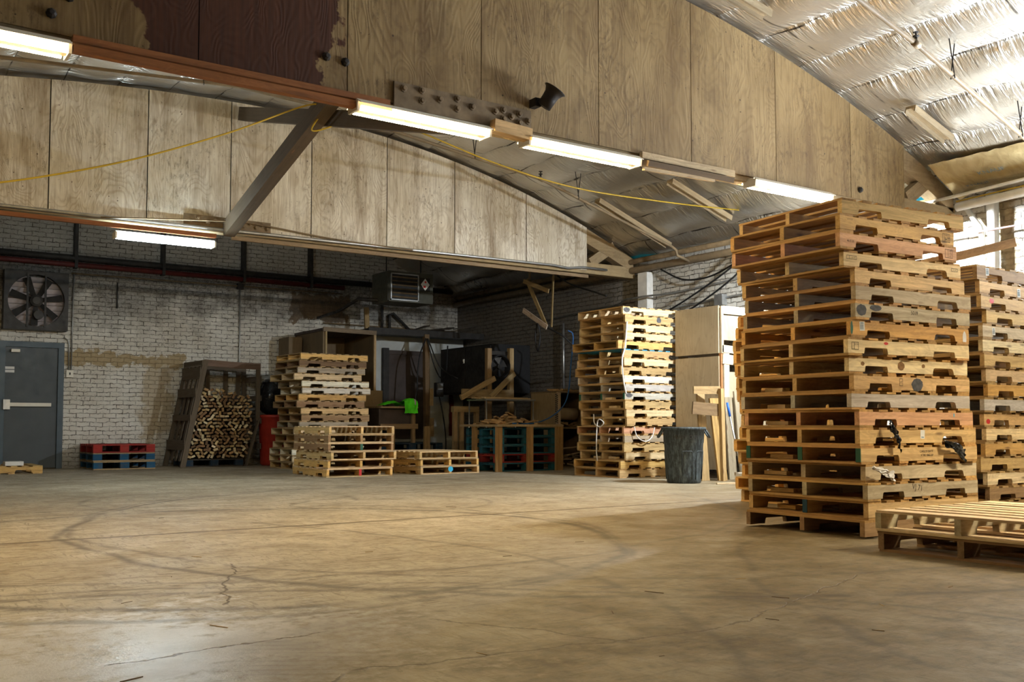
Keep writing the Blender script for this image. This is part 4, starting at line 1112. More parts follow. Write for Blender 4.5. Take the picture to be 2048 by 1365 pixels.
for sx in (8.2, 8.9):
    MB().tube([(sx, 15.8, 3.44), (sx, 15.8, arch(sx) + 0.06)], 0.012).obj('hanger_rod', 'metal_dark', u)
MB().tube([(8.1, 15.9, 2.95), (7.9, 16.3, 3.0), (7.85, 17.0, 2.85), (7.85, 17.98, 2.8)], 0.03).obj('flue_hose', 'metal_dark', u, smooth=True)

# ------------------------------------------------------------------ the crate of offcuts
OLD = (0.13, 0.10, 0.07)
c = thing('offcut_crate', 'old dark timber crate leaning to the right, full of sawn offcuts', 'crate', (5.7, 17.5, 0))
def lean(y, t, z):        # the left side leans over to the right as it rises
    return (5.05 - 0.06 * (y - 17.15) + 0.20 * z + t, y, z)
for y, w_ in ((17.15, 0.09), (18.0, 0.08)):
    board('post', lean(y, 0, 0.0), lean(y, 0, 1.84), 0.05, w_, OLD, c, mat='wood_old', rough=0.003)
for y in (17.42, 17.62, 17.82):
    board('slat', lean(y, 0.02, 0.10), lean(y, 0.02, 1.75), 0.02, rnd.uniform(0.07, 0.11), OLD, c, roll=PI / 2, mat='wood_old', rough=0.004)
for z, h_ in ((0.38, 0.17), (0.85, 0.10), (1.28, 0.15), (1.62, 0.20), (1.80, 0.08)):
    board('rail', lean(17.13, -0.05, z), lean(18.0, -0.05, z), 0.02, h_, OLD, c, mat='wood_old', rough=0.003)
board('post', (6.17, 17.18, 0.0), (6.40, 17.18, 0.86), 0.03, 0.08, OLD, c, roll=PI / 2, mat='wood_old')
board('post', (6.37, 17.18, 0.80), (6.37, 17.18, 1.80), 0.05, 0.07, OLD, c, mat='wood_old')
board('post', (6.40, 18.0, 0.0), (6.40, 18.0, 1.78), 0.05, 0.07, OLD, c, mat='wood_old')
board('rail', (5.40, 17.15, 1.80), (6.40, 17.15, 1.76), 0.04, 0.11, (0.17, 0.11, 0.08), c, mat='wood_old', rough=0.006)
board('rail', (5.35, 17.98, 1.80), (6.40, 17.98, 1.76), 0.04, 0.10, OLD, c, mat='wood_old')
for k, x in enumerate((5.75, 6.05, 6.25)):
    board('slat', (x, 17.98, 0.3), (x + 0.04 * (k - 1), 17.98, 1.75), 0.02, 0.08, OLD, c, mat='wood_old', rough=0.004)
MB().box(5.25, 17.93, 0.14, 6.35, 17.95, 1.25).obj('back_panel', 'brown_board', c)
for z in (0.35, 0.8, 1.2, 1.55):
    board('rail', (6.42, 17.15, z), (6.42, 18.0, z), 0.02, 0.10, OLD, c, mat='wood_old')
block_pallet(5.12, 17.24, 0.0, 0.0, 'blue block pallet under the crate of offcuts', None, (0.008, 0.03, 0.06), (0.05, 0.04, 0.03), 1.02, 0.68)
# sawn ends, each block on its own
proto_blocks = []
for k in range(5):
    w_, h_, l_ = 0.066 + 0.003 * k, 0.034 + 0.0015 * k, 0.16 + 0.03 * k
    m = MB(); e = 0.003
    for y in (0, l_):
        m.v += [(-w_ / 2 + e, y, -h_ / 2), (w_ / 2 - e, y, -h_ / 2), (w_ / 2, y, -h_ / 2 + e), (w_ / 2, y, h_ / 2 - e), (w_ / 2 - e, y, h_ / 2), (-w_ / 2 + e, y, h_ / 2), (-w_ / 2, y, h_ / 2 - e), (-w_ / 2, y, -h_ / 2 + e)]
    m.f = [tuple(range(8)), tuple(range(8, 16))[::-1]] + [(i, i + 8, (i + 1) % 8 + 8, (i + 1) % 8) for i in range(8)]
    proto_blocks.append(m.mesh('wood_offcut', 'wood'))
nb_ = 0
rows = 22
for i in range(rows):
    z = 0.18 + i * 0.058
    xl = 5.05 + 0.20 * z + 0.10; xr = min(6.33, 6.17 + 0.27 * z) - 0.05
    nx = int((xr - xl) / 0.088)
    for j in range(nx + 1):
        x = xl + (xr - xl) * (j + 0.5 * (i % 2)) / (nx + 0.5) + rnd.uniform(-0.008, 0.008)
        topz = 1.36 - 0.16 * max(0, (x - 5.75) / 0.6) - 0.25 * max(0, (5.5 - x) / 0.3)
        if z > topz or nb_ >= 297: continue
        o = bpy.data.objects.new('wood_offcut', proto_blocks[rnd.randrange(5)])
        COL.objects.link(o)
        nn_ = mnoise.noise((x * 3.0, z * 3.0, 0.7))
        roll = (0.35 if nn_ > 0.02 else -0.35) + rnd.choice((-0.75, -0.3, 0, 0.1, 0.3, 0.7)) + rnd.uniform(-0.12, 0.12)
        if rnd.random() < 0.12: roll += PI / 2
        o.location = (x, 17.26 + 0.06 * z + rnd.uniform(-0.05, 0.04), z + rnd.uniform(-0.006, 0.006))
        o.rotation_mode = 'YXZ'
        o.rotation_euler = (rnd.uniform(-0.06, 0.06), roll, -0.31 + rnd.uniform(-0.1, 0.1))
        o.color = (*jit(rnd.choice(((0.50, 0.36, 0.18), (0.44, 0.28, 0.12), (0.26, 0.15, 0.07), (0.66, 0.54, 0.34), (0.18, 0.105, 0.05), (0.30, 0.18, 0.08))), 0.2), 1)
        tag(o, 'sawn wood offcut piled end-on in the leaning timber crate', 'offcut', 'sawn offcuts piled in the crate')
        nb_ += 1
# red barrel with a black bag on it
rb = MB().lathe([(0.20, 0), (0.23, 0.03), (0.27, 0.85), (0.29, 0.86), (0.29, 0.90), (0.26, 0.91), (0.25, 0.5), (0.0, 0.5)], (6.70, 17.25, 0.0), 24).obj('waste_barrel', 'red_plastic', smooth=True)
tag(rb, 'dark red plastic barrel in shadow right of the offcut crate', 'barrel')
def bag(u, v):
    t = 2 * PI * u; ph = PI * v
    r = 0.30 * math.sin(ph) ** 0.7 * (1 + 0.16 * mnoise.noise((math.cos(t) * 2.2, math.sin(t) * 2.2, v * 5)))
    return 6.70 + r * math.cos(t), 17.25 + r * math.sin(t), 1.24 - 0.34 * math.cos(ph) + 0.17 * max(0, math.cos(t - 0.2)) * math.sin(ph)
tag(MB().grid(32, 16, bag).obj('rubbish_bag', 'black_bag', smooth=True), 'black rubbish bag sitting on the red barrel', 'bag')

# ------------------------------------------------------------------ plywood booth and the white partition
b = thing('plywood_booth', 'open-fronted plywood booth standing behind the back left pallet stack', 'booth', (7.9, 17.0, 0))
MB().box(7.36, 16.62, 0.0, 7.40, 17.9, 2.44).obj('left_panel', 'ply_dim', b)
MB().box(8.36, 16.62, 0.0, 8.40, 17.9, 2.42).obj('right_panel', 'ply_dim', b)
MB().box(7.36, 17.86, 0.0, 8.40, 17.90, 2.44).obj('back_panel', 'ply_dim', b)
MB().box(7.34, 16.60, 2.42, 8.42, 17.9, 2.47).obj('roof_panel', 'brown_board', b)
board('front_strip', (7.41, 16.60, 0), (7.41, 16.60, 2.42), 0.03, 0.03, (0.50, 0.38, 0.2), b)
board('front_strip', (8.385, 16.60, 0), (8.385, 16.60, 2.42), 0.03, 0.045, (0.50, 0.36, 0.2), b)
board('front_strip', (7.35, 16.59, 2.45), (8.41, 16.59, 2.43), 0.03, 0.08, (0.20, 0.15, 0.10), b)
MB().box(7.48, 17.78, 1.6, 7.80, 17.84, 2.25).obj('inner_board', 'ply_dim', b)
tag(MB().box(7.07, 17.5, 0.0, 7.33, 18.0, 2.36).obj('carton', 'ply_dim'), 'tall brown carton between the booth and the brick wall', 'carton')
tag(MB().box(8.05, 16.50, 0.0, 8.50, 16.53, 1.36).obj('plywood_offcut', 'ply_tan'), 'stained plywood sheet standing between the back left stack and the vest bench', 'plywood sheet')
pt = thing('partition', 'white painted partition behind the green vest', 'partition', (9.8, 17.8, 0))
MB().box(8.45, 17.78, 0.0, 11.05, 17.84, 2.5).obj('panel', 'white_board', pt)
rf = MB().box(8.45, 17.0, 2.50, 11.05, 18.08, 2.56).obj('ledge', 'metal_dark', pt)
MB().box(8.45, 16.98, 2.46, 11.05, 17.01, 2.58).obj('fascia', 'metal_dark', pt)
db = thing('brown_door_panel', 'dark brown panel with a black side post on the white partition', 'panel', (9.65, 17.74, 0.5))
MB().box(9.24, 17.73, 0.45, 10.10, 17.77, 2.14).obj('panel', 'brown_board', db)
MB().box(9.24, 17.70, 2.14, 10.12, 17.77, 2.22).obj('head_rail', 'brown_board', db)
MB().box(9.13, 17.68, 0.45, 9.25, 17.77, 2.26).obj('side_post', 'metal_dark', db)
ps = thing('service_post', 'timber post hung with black cables in front of the white partition', 'post', (9.75, 17.0, 0))
board('post', (9.74, 17.0, 0.0), (9.70, 17.0, 2.50), 0.10, 0.10, (0.20, 0.13, 0.07), ps, mat='wood_old')
board('pale_strip', (9.80, 16.93, 0.5), (9.80, 16.93, 0.86), 0.02, 0.09, (0.45, 0.32, 0.17), ps)
board('pale_strip', (9.79, 16.93, 1.10), (9.79, 16.93, 1.44), 0.02, 0.08, (0.45, 0.32, 0.17), ps)
bxx = MB().box(9.90, 16.92, 1.28, 10.06, 17.02, 1.56).obj('fuse_box', 'metal_dark', ps)
MB().box(9.92, 16.915, 1.42, 10.04, 16.92, 1.54).obj('box_window', 'metal_grey', bxx)
for k, (pa, lb) in enumerate((([(9.70, 16.93, 2.42), (9.92, 16.8, 1.85), (10.25, 16.6, 1.62), (10.30, 16.53, 1.72), (10.19, 16.4, 1.95)], 'long black cable looping from the service post to the black cabinet'),
               ([(9.68, 16.92, 2.40), (9.80, 16.85, 1.9), (9.95, 16.85, 1.65), (10.10, 16.9, 1.75), (10.2, 17.0, 2.3)], 'short black cable looping beside the fuse box'),
               ([(9.66, 16.92, 2.42), (9.48, 16.88, 2.0), (9.42, 16.85, 1.3), (9.36, 16.8, 0.9)], 'black cable hanging left of the service post down to the bench'),
               ([(9.98, 16.95, 1.28), (10.02, 16.9, 1.0), (10.10, 16.9, 0.5), (10.1, 16.9, 0.05)], 'black cable hanging from the fuse box to the floor'))):
    pipe('black_cable', lb, 'cable', pa, 0.013, 'black_rubber')
kb = thing('black_cabinet', 'tall black cabinet hung on the right wall in the dark corner', 'cabinet', (10.65, 15.95, 1.33))
MB().box(10.22, 15.42, 1.33, 11.08, 17.3, 2.24).obj('body', 'black_rubber', kb)
MB().box(10.205, 15.46, 1.36, 10.222, 16.34, 2.21).obj('door', 'metal_dark', kb)
MB().box(10.205, 16.36, 1.36, 10.222, 17.26, 2.21).obj('door', 'metal_dark', kb)
MB().box(10.19, 16.38, 1.92, 10.207, 16.42, 2.0).obj('handle', 'white_enamel', kb)
sk = random.Random(3)
for k in range(5):
    x = 9.6 + 0.24 * k
    o = board('roof_scrap', (x, 17.3, 2.60 + 0.02 * k), (x + sk.uniform(0.3, 0.6), 17.2 + sk.uniform(-0.1, 0.5), 2.62 + sk.uniform(0.02, 0.24)), 0.16, 0.02, (0.06, 0.05, 0.04), mat='wood_old')
    tag(o, 'dark scrap board lying on the ledge over the white partition', 'board', 'dark scrap boards on the ledge')
tag(board('upright_stick', (8.62, 17.4, 2.56), (8.60, 17.4, 3.0), 0.05, 0.09, (0.36, 0.26, 0.13)), 'tan timber stick standing up above the booth roof', 'stick')
pipe('bent_pipe', 'dark bent pipe against the brick below the heater', 'pipe', [(9.42, 18.0, 2.58), (9.42, 18.0, 2.95), (9.50, 18.0, 3.0), (9.95, 18.0, 2.62)], 0.03, 'metal_dark')
pipe('bent_pipe', 'dark upright pipe left of the bent one below the heater', 'pipe', [(9.25, 18.0, 2.58), (9.25, 18.0, 3.2)], 0.03, 'metal_dark')

# ------------------------------------------------------------------ bench with the vest
wb = thing('workbench', 'dark workbench carrying the green vest, on blue pallets', 'bench', (8.35, 15.75, 0.42))
MB().box(7.96, 15.5, 1.02, 8.70, 16.1, 1.05).obj('top', 'ply_tan', wb)
MB().box(7.98, 15.62, 0.72, 8.68, 16.1, 1.02).obj('carcass', 'brown_board', wb)
board('leg', (8.62, 15.55, 0.41), (8.62, 15.55, 1.02), 0.06, 0.06, (0.25, 0.17, 0.09), wb)
board('rail', (7.96, 15.53, 0.70), (8.70, 15.53, 0.70), 0.03, 0.09, (0.28, 0.19, 0.10), wb)
DB = (0.008, 0.035, 0.07)
for i in range(3):
    block_pallet(7.95, 15.45, i * BPH, 0.0, ('dark blue block pallet on the floor under the vest bench', 'dark blue block pallet in the middle of the stack under the vest bench', 'dark blue block pallet directly under the vest bench')[i], 'pallets under the vest bench', DB, DB)
for x, lb in ((8.10, 'left timber upright in front of the pallets under the vest bench'), (8.80, 'right timber upright in front of the pallets under the vest bench')):
    tag(board('timber_upright', (x, 15.38, 0), (x, 15.38, 0.70), 0.05, 0.11, (0.28, 0.19, 0.09), roll=0), lb, 'post')
vt = thing('safety_vest', 'bright green hi-vis vest draped over the bench edge', 'vest', (8.35, 15.6, 1.05))
def v1(u, v):
    x = 8.02 + 0.45 * u; y = 15.53 + 0.32 * v
    k = 1.05 + 0.02 + 0.115 * math.sin(PI * min(1, u * 0.95 + 0.05)) ** 1.4 * (0.55 + 0.45 * math.sin(PI * v)) * (0.4 + 0.6 * u) + 0.022 * mnoise.noise((u * 6, v * 5, 1))
    return x, y, k
MB().grid(26, 14, v1).obj('left_front', 'hivis', vt, smooth=True)
def v2(u, v):
    x = 8.40 + 0.27 * u
    s_ = v
    if s_ < 0.55: y, z = 15.80 - 0.33 * s_ / 0.55, 1.10 + 0.10 * math.sin(PI * s_ / 1.1) * math.sin(PI * (0.15 + 0.7 * u))
    else: y, z = 15.465 - 0.01 * (s_ - 0.55), 1.17 - 0.24 * (s_ - 0.55) / 0.45
    return x + 0.03 * mnoise.noise((v * 4, u * 3, 3)), y + 0.02 * mnoise.noise((u * 5, v * 6, 2)), z + 0.015 * mnoise.noise((u * 6, v * 6, 7))
MB().grid(16, 22, v2).obj('right_front', 'hivis', vt, smooth=True)
MB().grid(4, 20, lambda u, v: (v2(0.70 + 0.12 * u, 0.3 + 0.42 * v)[0], v2(0.70 + 0.12 * u, 0.3 + 0.42 * v)[1] - 0.006, v2(0.70 + 0.12 * u, 0.3 + 0.42 * v)[2] + 0.006)).obj('reflective_tape', 'grey_tape', vt, smooth=True)

# ------------------------------------------------------------------ bench of blue pallets
for i in range(5):
    cc = RED if i == 1 else (0.012, 0.11, 0.17)
    nm = ['teal block pallet on the floor under the scrap bench', 'red block pallet second from the floor under the scrap bench', 'teal block pallet in the middle of the scrap bench', 'teal block pallet second from the top of the scrap bench', 'teal block pallet right under the scrap bench top'][i]
    block_pallet(8.60, 12.86, i * BPH, -0.06, nm, 'pallets under the scrap bench', cc, (cc[0] * 0.7, cc[1] * 0.7, cc[2] * 0.7), 1.16, 0.98)
bt = MB().box(8.54, 12.74, 0.70, 9.82, 13.86, 0.735).obj('bench_top', 'ply_tan')
tag(bt, 'plywood top laid over the stack of teal pallets', 'bench top')
for k, (x, y, lb) in enumerate(((8.57, 13.45, 'timber upright on the left end of the scrap bench'), (8.60, 12.80, 'timber upright at the front left corner of the scrap bench'), (9.16, 12.755, 'timber upright at the middle of the scrap bench front'), (9.72, 12.735, 'timber upright at the right corner of the scrap bench front'))):
    tag(board('timber_upright', (x, y, 0), (x + 0.005, y, 0.70), 0.04, 0.11 if k != 3 else 0.14, (0.33, 0.20, 0.08), roll=0 if k else PI / 2), lb, 'post')
sr = random.Random(11)
scrap_me = []
for k in range(4):
    m = MB(); L, w_, h_ = 0.16 + 0.05 * k, 0.05 + 0.008 * k, 0.018 + 0.006 * (k % 2)
    m.v = [(-L / 2, -w_ / 2, 0), (L / 2, -w_ * 0.4, 0), (L / 2 - 0.03, w_ / 2, 0), (-L / 2 + 0.01, w_ * 0.45, 0), (-L / 2, -w_ / 2, h_), (L / 2, -w_ * 0.4, h_), (L / 2 - 0.03, w_ / 2, h_), (-L / 2 + 0.01, w_ * 0.45, h_)]
    m.f = [(3, 2, 1, 0), (4, 5, 6, 7), (0, 1, 5, 4), (1, 2, 6, 5), (2, 3, 7, 6), (3, 0, 4, 7)]
    scrap_me.append(m.mesh('wood_scrap', 'wood'))
def scraps(n, fx, label, group, tint=(0.42, 0.28, 0.14)):
    for k in range(n):
        o = bpy.data.objects.new('wood_scrap', scrap_me[sr.randrange(4)]); COL.objects.link(o)
        loc, e = fx(k)
        o.location = loc; o.rotation_euler = e; o.color = (*jit(tint, 0.35), 1)
        tag(o, label, 'wood scrap', group)
def pile(k):
    u, v = sr.uniform(-1, 1), sr.uniform(-1, 1)
    z = 0.737 + 0.17 * max(0, 1 - abs(u)) * sr.uniform(0.1, 1.0) * (1 - 0.5 * abs(v))
    return (9.16 + 0.50 * u, 13.35 + 0.28 * v, z), (sr.uniform(-0.3, 0.3), sr.uniform(-0.3, 0.3), sr.uniform(-1.2, 1.2))
scraps(85, pile, 'broken wood scrap heaped on the teal pallet bench', 'wood scraps heaped on the scrap bench')
# little metal table with boards behind the scraps
mt = thing('metal_table', 'low metal-legged table standing behind the scrap heap', 'table', (9.6, 14.25, 0))
MB().box(9.15, 14.0, 1.14, 10.18, 14.6, 1.165).obj('top', 'metal_grey', mt)
for x in (9.18, 10.15):
    for y in (14.03, 14.57): MB().tube([(x, y, 0), (x, y, 1.14)], 0.013).obj('leg', 'metal_grey', mt, smooth=True)
for k in range(4):
    tag(board('plank', (9.22 - 0.02 * k, 14.06 + 0.12 * k, 1.178 + 0.012 * (k % 2)), (10.10 + 0.03 * k, 14.08 + 0.12 * k, 1.178 + 0.012 * (k % 2)), 0.09, 0.022, (0.55, 0.42, 0.24)), 'pale plank lying on the metal-legged table', 'plank', 'planks on the metal-legged table')
# wooden frame holding a black round fan
wf = thing('wooden_stand', 'wooden stand with two uprights and slanting braces in the dark corner', 'frame', (9.7, 14.95, 0))
TW = (0.42, 0.30, 0.15)
board('upright', (9.79, 14.9, 0), (9.79, 14.9, 2.10), 0.09, 0.09, (0.33, 0.22, 0.11), wf)
board('upright', (10.27, 14.9, 0), (10.27, 14.9, 2.12), 0.09, 0.09, TW, wf)
board('brace', (9.12, 14.75, 1.20), (9.86, 14.80, 1.56), 0.05, 0.09, TW, wf)
board('brace', (9.74, 14.75, 1.22), (10.30, 14.82, 1.66), 0.05, 0.09, (0.50, 0.38, 0.20), wf)
board('crossbar', (9.2, 14.85, 1.28), (10.3, 14.85, 1.28), 0.04, 0.16, (0.36, 0.27, 0.15), wf)
ff = thing('drum_fan', 'round black fan held between the two timber uprights', 'fan', (10.03, 14.95, 1.45))
MB().lathe([(0.20, 0.0), (0.215, 0.02), (0.215, 0.16), (0.20, 0.18), (0.19, 0.17), (0.19, 0.01)], (10.03, 15.02, 1.78), 28, cap=False, M=Ry).obj('drum', 'black_rubber', ff, smooth=True)
for k in range(5):
    a = 2 * PI * k / 5
    MB().add([(10.03 + 0.03 * math.cos(a), 14.93, 1.78 + 0.03 * math.sin(a)), (10.03 + 0.18 * math.cos(a), 14.92, 1.78 + 0.18 * math.sin(a)), (10.03 + 0.18 * math.cos(a + 0.8), 14.96, 1.78 + 0.18 * math.sin(a + 0.8))], [(0, 1, 2)]).obj('blade', 'metal_dark', ff)
MB().box(9.84, 14.92, 1.99, 10.22, 15.0, 2.06).obj('cross_bracket', 'metal_dark', ff)
MB().lathe([(0, 0), (0.05, 0), (0.05, 0.1), (0, 0.1)], (10.03, 14.98, 1.78), 14, M=Ry).obj('hub', 'metal_dark', ff)
# sawhorse table left of it
sh = thing('sawhorse', 'rough timber sawhorse left of the scrap bench', 'sawhorse', (9.0, 14.85, 0))
board('beam', (8.98, 14.8, 1.0), (9.50, 14.8, 1.0), 0.10, 0.10, (0.34, 0.25, 0.13), sh)
for x in (9.03, 9.16, 9.47): board('leg', (x, 14.8, 0), (x, 14.8, 0.95), 0.06, 0.08, (0.30, 0.21, 0.11), sh)
# red rag hanging in the dark
tag(MB().grid(8, 16, lambda u, v: (10.68 + 0.16 * u * (0.5 + 0.5 * v) + 0.03 * mnoise.noise((u * 3, v * 4, 0)), 17.74 + 0.03 * math.sin(u * 6), 1.40 - 0.9 * v)).obj('red_cloth', flat('dark_red_cloth', (0.13, 0.015, 0.012), 0.85), smooth=True), 'dark red cloth hanging on the partition in the shadow left of the timber frame', 'cloth')

# plywood cabinet by the right wall
pc_ = thing('plywood_cabinet', 'open plywood cabinet with a tan side left of the middle stack', 'cabinet', (10.7, 13.9, 0))
MB().box(10.30, 13.55, 0.0, 10.325, 14.30, 1.28).obj('left_side', 'ply_tan', pc_)
board('front_edge', (10.32, 13.53, 0), (10.32, 13.53, 1.28), 0.05, 0.06, (0.52, 0.40, 0.26), pc_)
MB().box(11.03, 13.55, 0.0, 11.055, 14.30, 1.28).obj('right_side', 'ply_dim', pc_)
MB().box(10.30, 13.55, 1.28, 11.06, 14.32, 1.305).obj('top', 'ply_dim', pc_)
MB().box(10.33, 13.58, 0.66, 11.03, 14.30, 0.69).obj('shelf', 'ply_dim', pc_)
MB().box(10.30, 14.30, 0.0, 11.06, 14.32, 1.28).obj('back', 'brown_board', pc_)
tag(MB().lathe([(0.0, 0), (0.11, 0), (0.11, 0.5), (0.0, 0.5)], (10.42, 13.85, 0.92), 20, M=Matrix.Rotation(PI / 2, 3, 'Y')).obj('paper_roll', 'paper_roll', smooth=True), 'roll of brown paper inside the plywood cabinet', 'paper roll')
scraps(16, lambda k: ((10.45 + 0.5 * sr.random(), 13.63 + 0.3 * sr.random(), 0.70 + 0.05 * sr.random()), (sr.uniform(-.2, .2), sr.uniform(-.3, .3), sr.uniform(-1, 1))), 'wood scrap on the shelf of the plywood cabinet', 'wood scraps in the plywood cabinet', (0.3, 0.2, 0.1))
scraps(18, lambda k: ((10.45 + 0.5 * sr.random(), 13.60 + 0.3 * sr.random(), 0.02 + 0.30 * sr.random()), (sr.uniform(-.3, .3), sr.uniform(-.3, .3), sr.uniform(-1, 1))), 'wood scrap heaped at the bottom of the plywood cabinet', 'wood scraps at the cabinet bottom', (0.42, 0.34, 0.24))
scraps(9, lambda k: ((10.34 + 0.085 * k, 13.65 + 0.2 * sr.random(), 1.307 + 0.02 * (k % 2)), (0, 0, sr.uniform(-.6, .6))), 'wood scrap lying on top of the plywood cabinet', 'wood scraps on the plywood cabinet', (0.42, 0.27, 0.13))
bo = thing('spray_bottle', 'small clear bottle standing on the plywood cabinet', 'bottle', (10.98, 13.7, 1.305))
MB().lathe([(0.03, 0), (0.032, 0.01), (0.032, 0.07), (0.012, 0.095)], (10.98, 13.7, 1.306), 14).obj('body', 'metal_grey', bo, smooth=True)
MB().lathe([(0.013, 0.095), (0.013, 0.12)], (10.98, 13.7, 1.306), 10).obj('cap', 'white_enamel', bo)
# coil of black cord and blue air hose
pipe('air_hose', 'blue air hose looping from the wall down to the scrap bench', 'hose', [(10.55, 13.55, 2.36), (10.62, 13.5, 2.25), (10.50, 13.42, 1.7), (10.40, 13.35, 1.30), (10.25, 13.3, 1.05), (9.95, 13.25, 0.86), (9.5, 13.1, 0.755), (9.0, 13.0, 0.75)], 0.011, 'blue_hose')
sp = []
for k in range(90):
    t = k / 89; a = t * 2 * PI * 14
    sp.append((10.26 + 0.022 * math.cos(a), 13.50 + 0.022 * math.sin(a), 1.26 - 0.5 * t))
pipe('coiled_cord', 'coiled black cord hanging down the edge of the plywood cabinet', 'cord', sp, 0.005, 'black_rubber', n=5)

# boards nailed to a hanger with a coil of black cable
hb = thing('hanging_boards', 'boards nailed together hanging from the roof in the dark corner', 'boards', (10.0, 13.6, 3.2))
board('board', (10.2, 14.29, 3.30), (10.2, 13.70, 2.42), 0.02, 0.075, (0.42, 0.31, 0.15), hb)
board('board', (10.17, 14.34, 3.28), (10.17, 13.60, 3.02), 0.02, 0.075, (0.40, 0.28, 0.14), hb)
board('board', (10.16, 14.34, 2.76), (10.16, 13.64, 2.40), 0.02, 0.085, (0.62, 0.50, 0.40), hb)
board('drop_rod', (10.2, 13.50, 3.35), (10.2, 13.56, 2.40), 0.02, 0.03, (0.36, 0.26, 0.12), hb)
board('drop_rod', (10.2, 14.2, 3.25), (10.2, 14.2, 3.62), 0.03, 0.03, (0.2, 0.15, 0.1), hb)
pts = []
for k in range(60):
    a = 2 * PI * 3.2 * k / 59
    pts.append((10.14 + 0.012 * math.sin(k), 13.88 + (0.065 + 0.01 * math.sin(k * 0.7)) * math.sin(a), 2.24 + 0.24 * math.cos(a)))
pipe('cable_coil', 'coil of black cable hung on the dangling boards', 'cable', pts, 0.012, 'black_rubber')
for pa, lb in (([(10.2, 13.50, 3.32), (10.1, 12.9, 3.05), (9.9, 12.0, 2.80), (9.6, 11.4, 2.66)], 'black cable slanting from the dangling boards down to the middle stack'),
               ([(10.16, 13.8, 2.45), (10.3, 13.4, 2.25), (10.55, 13.3, 2.02), (10.7, 13.2, 1.95), (10.8, 12.2, 1.98)], 'black cable sagging from the dangling boards along the wall'),
               ([(11.0, 11.7, 3.22), (10.98, 11.2, 3.0), (10.9, 10.6, 2.95), (10.8, 10.0, 3.05), (10.7, 9.2, 3.32)], 'black cable drooping under the cream pipe on the right wall'),
               ([(10.7, 9.3, 3.30), (10.75, 10.2, 2.9), (10.8, 11.2, 2.55), (10.85, 12.0, 2.38)], 'upper of two black cables slanting down behind the middle stack'),
               ([(10.7, 9.25, 3.26), (10.72, 9.9, 2.85), (10.75, 10.6, 2.55), (10.8, 11.3, 2.34)], 'lower of two black cables slanting down behind the middle stack')):
    pipe('black_cable', lb, 'cable', pa, 0.014, 'black_rubber')

# ------------------------------------------------------------------ plywood crates behind the bin
def ply_crate(z0, z1, y0, label):
    r = thing('plywood_crate', label, 'crate', (10.5, y0 + 0.4, z0))
    MB().box(9.95, y0 + 0.02, z0, 9.97, 10.30, z1).obj('side_panel', 'ply_pale', r)
    MB().box(9.97, 10.26, z0, 11.0, 10.30, z1).obj('back_panel', 'ply_dim', r)
    MB().box(9.97, y0 + 0.05, z1 - 0.03, 11.0, 10.26, z1 - 0.01).obj('lid', 'ply_pale', r)
    return r
k1 = ply_crate(0.12, 1.66, 9.45, 'lower plywood crate behind the dark waste bin')
board('post', (9.98, 9.46, 0.12), (9.98, 9.46, 1.70), 0.04, 0.03, (0.34, 0.16, 0.06), k1)
board('post', (10.06, 9.44, 0.12), (10.06, 9.44, 1.70), 0.03, 0.10, (0.70, 0.58, 0.42), k1)
MB().box(10.13, 9.47, 0.3, 10.98, 9.49, 1.45).obj('front_panel', 'ply_pale', k1)
board('rail', (9.98, 9.43, 1.62), (10.35, 9.43, 1.60), 0.03, 0.13, (0.66, 0.52, 0.36), k1)
board('post', (10.55, 9.42, 0.7), (10.55, 9.42, 1.70), 0.03, 0.18, (0.72, 0.66, 0.55), k1)
MB().box(10.10, 9.425, 1.02, 10.16, 9.43, 1.07).obj('green_label', flat('green_label_paint', (0.02, 0.35, 0.20), 0.6), k1)
k2 = ply_crate(1.70, 2.35, 9.45, 'upper plywood crate stacked on the lower one')
board('rail', (10.0, 9.44, 2.29), (11.0, 9.44, 2.29), 0.03, 0.11, (0.72, 0.60, 0.42), k2)
MB().box(10.02, 9.45, 1.88, 11.0, 9.47, 2.22).obj('front_panel', 'ply_pale', k2)
board('rail', (9.98, 9.44, 1.76), (10.5, 9.44, 1.74), 0.03, 0.10, (0.66, 0.56, 0.42), k2)
board('post', (9.985, 9.44, 1.70), (9.985, 9.44, 2.34), 0.03, 0.04, (0.62, 0.50, 0.34), k2)
pl_ = [((9.50, 9.30, 0.0), (9.62, 9.38, 1.20), 0.14, 'short plank leaning on the lower plywood crate left of the blue broom', 'tan'),
       ((9.74, 9.22, 0.0), (9.74, 9.37, 1.08), 0.16, 'golden plank leaning right behind the dark waste bin', 'golden'),
       ((10.02, 9.30, 0.0), (10.06, 9.38, 1.10), 0.14, 'upright plank right of the blue broom', 'greyish'),
       ((10.20, 9.25, 0.0), (10.22, 9.37, 1.18), 0.16, 'tall upright plank second right of the blue broom', 'greyish'),
       ((10.40, 9.22, 0.0), (10.42, 9.36, 1.05), 0.13, 'upright plank beside the block-ended stack', 'tan')]
for p_, q_, w_, lb, tn in pl_:
    R, L = frame_of(p_, q_)
    tag(board('plank', p_, (p_[0], q_[1], q_[2]), w_, 0.025, tuple(0.6 * q for q in TONE[tn]), roll=0.0, rough=0.002), lb, 'plank')
sb = thing('scrap_frame', 'broken timber corner frame leaning behind the waste bin', 'frame', (9.6, 9.25, 0.6))
board('rail', (9.30, 9.30, 1.18), (9.62, 9.14, 1.18), 0.04, 0.10, (0.36, 0.25, 0.12), sb)
board('upright', (9.63, 9.10, 0.0), (9.60, 9.10, 1.20), 0.05, 0.06, (0.40, 0.27, 0.12), sb)
board('rail', (9.28, 9.30, 0.95), (9.62, 9.14, 0.92), 0.04, 0.16, (0.20, 0.13, 0.065), sb)

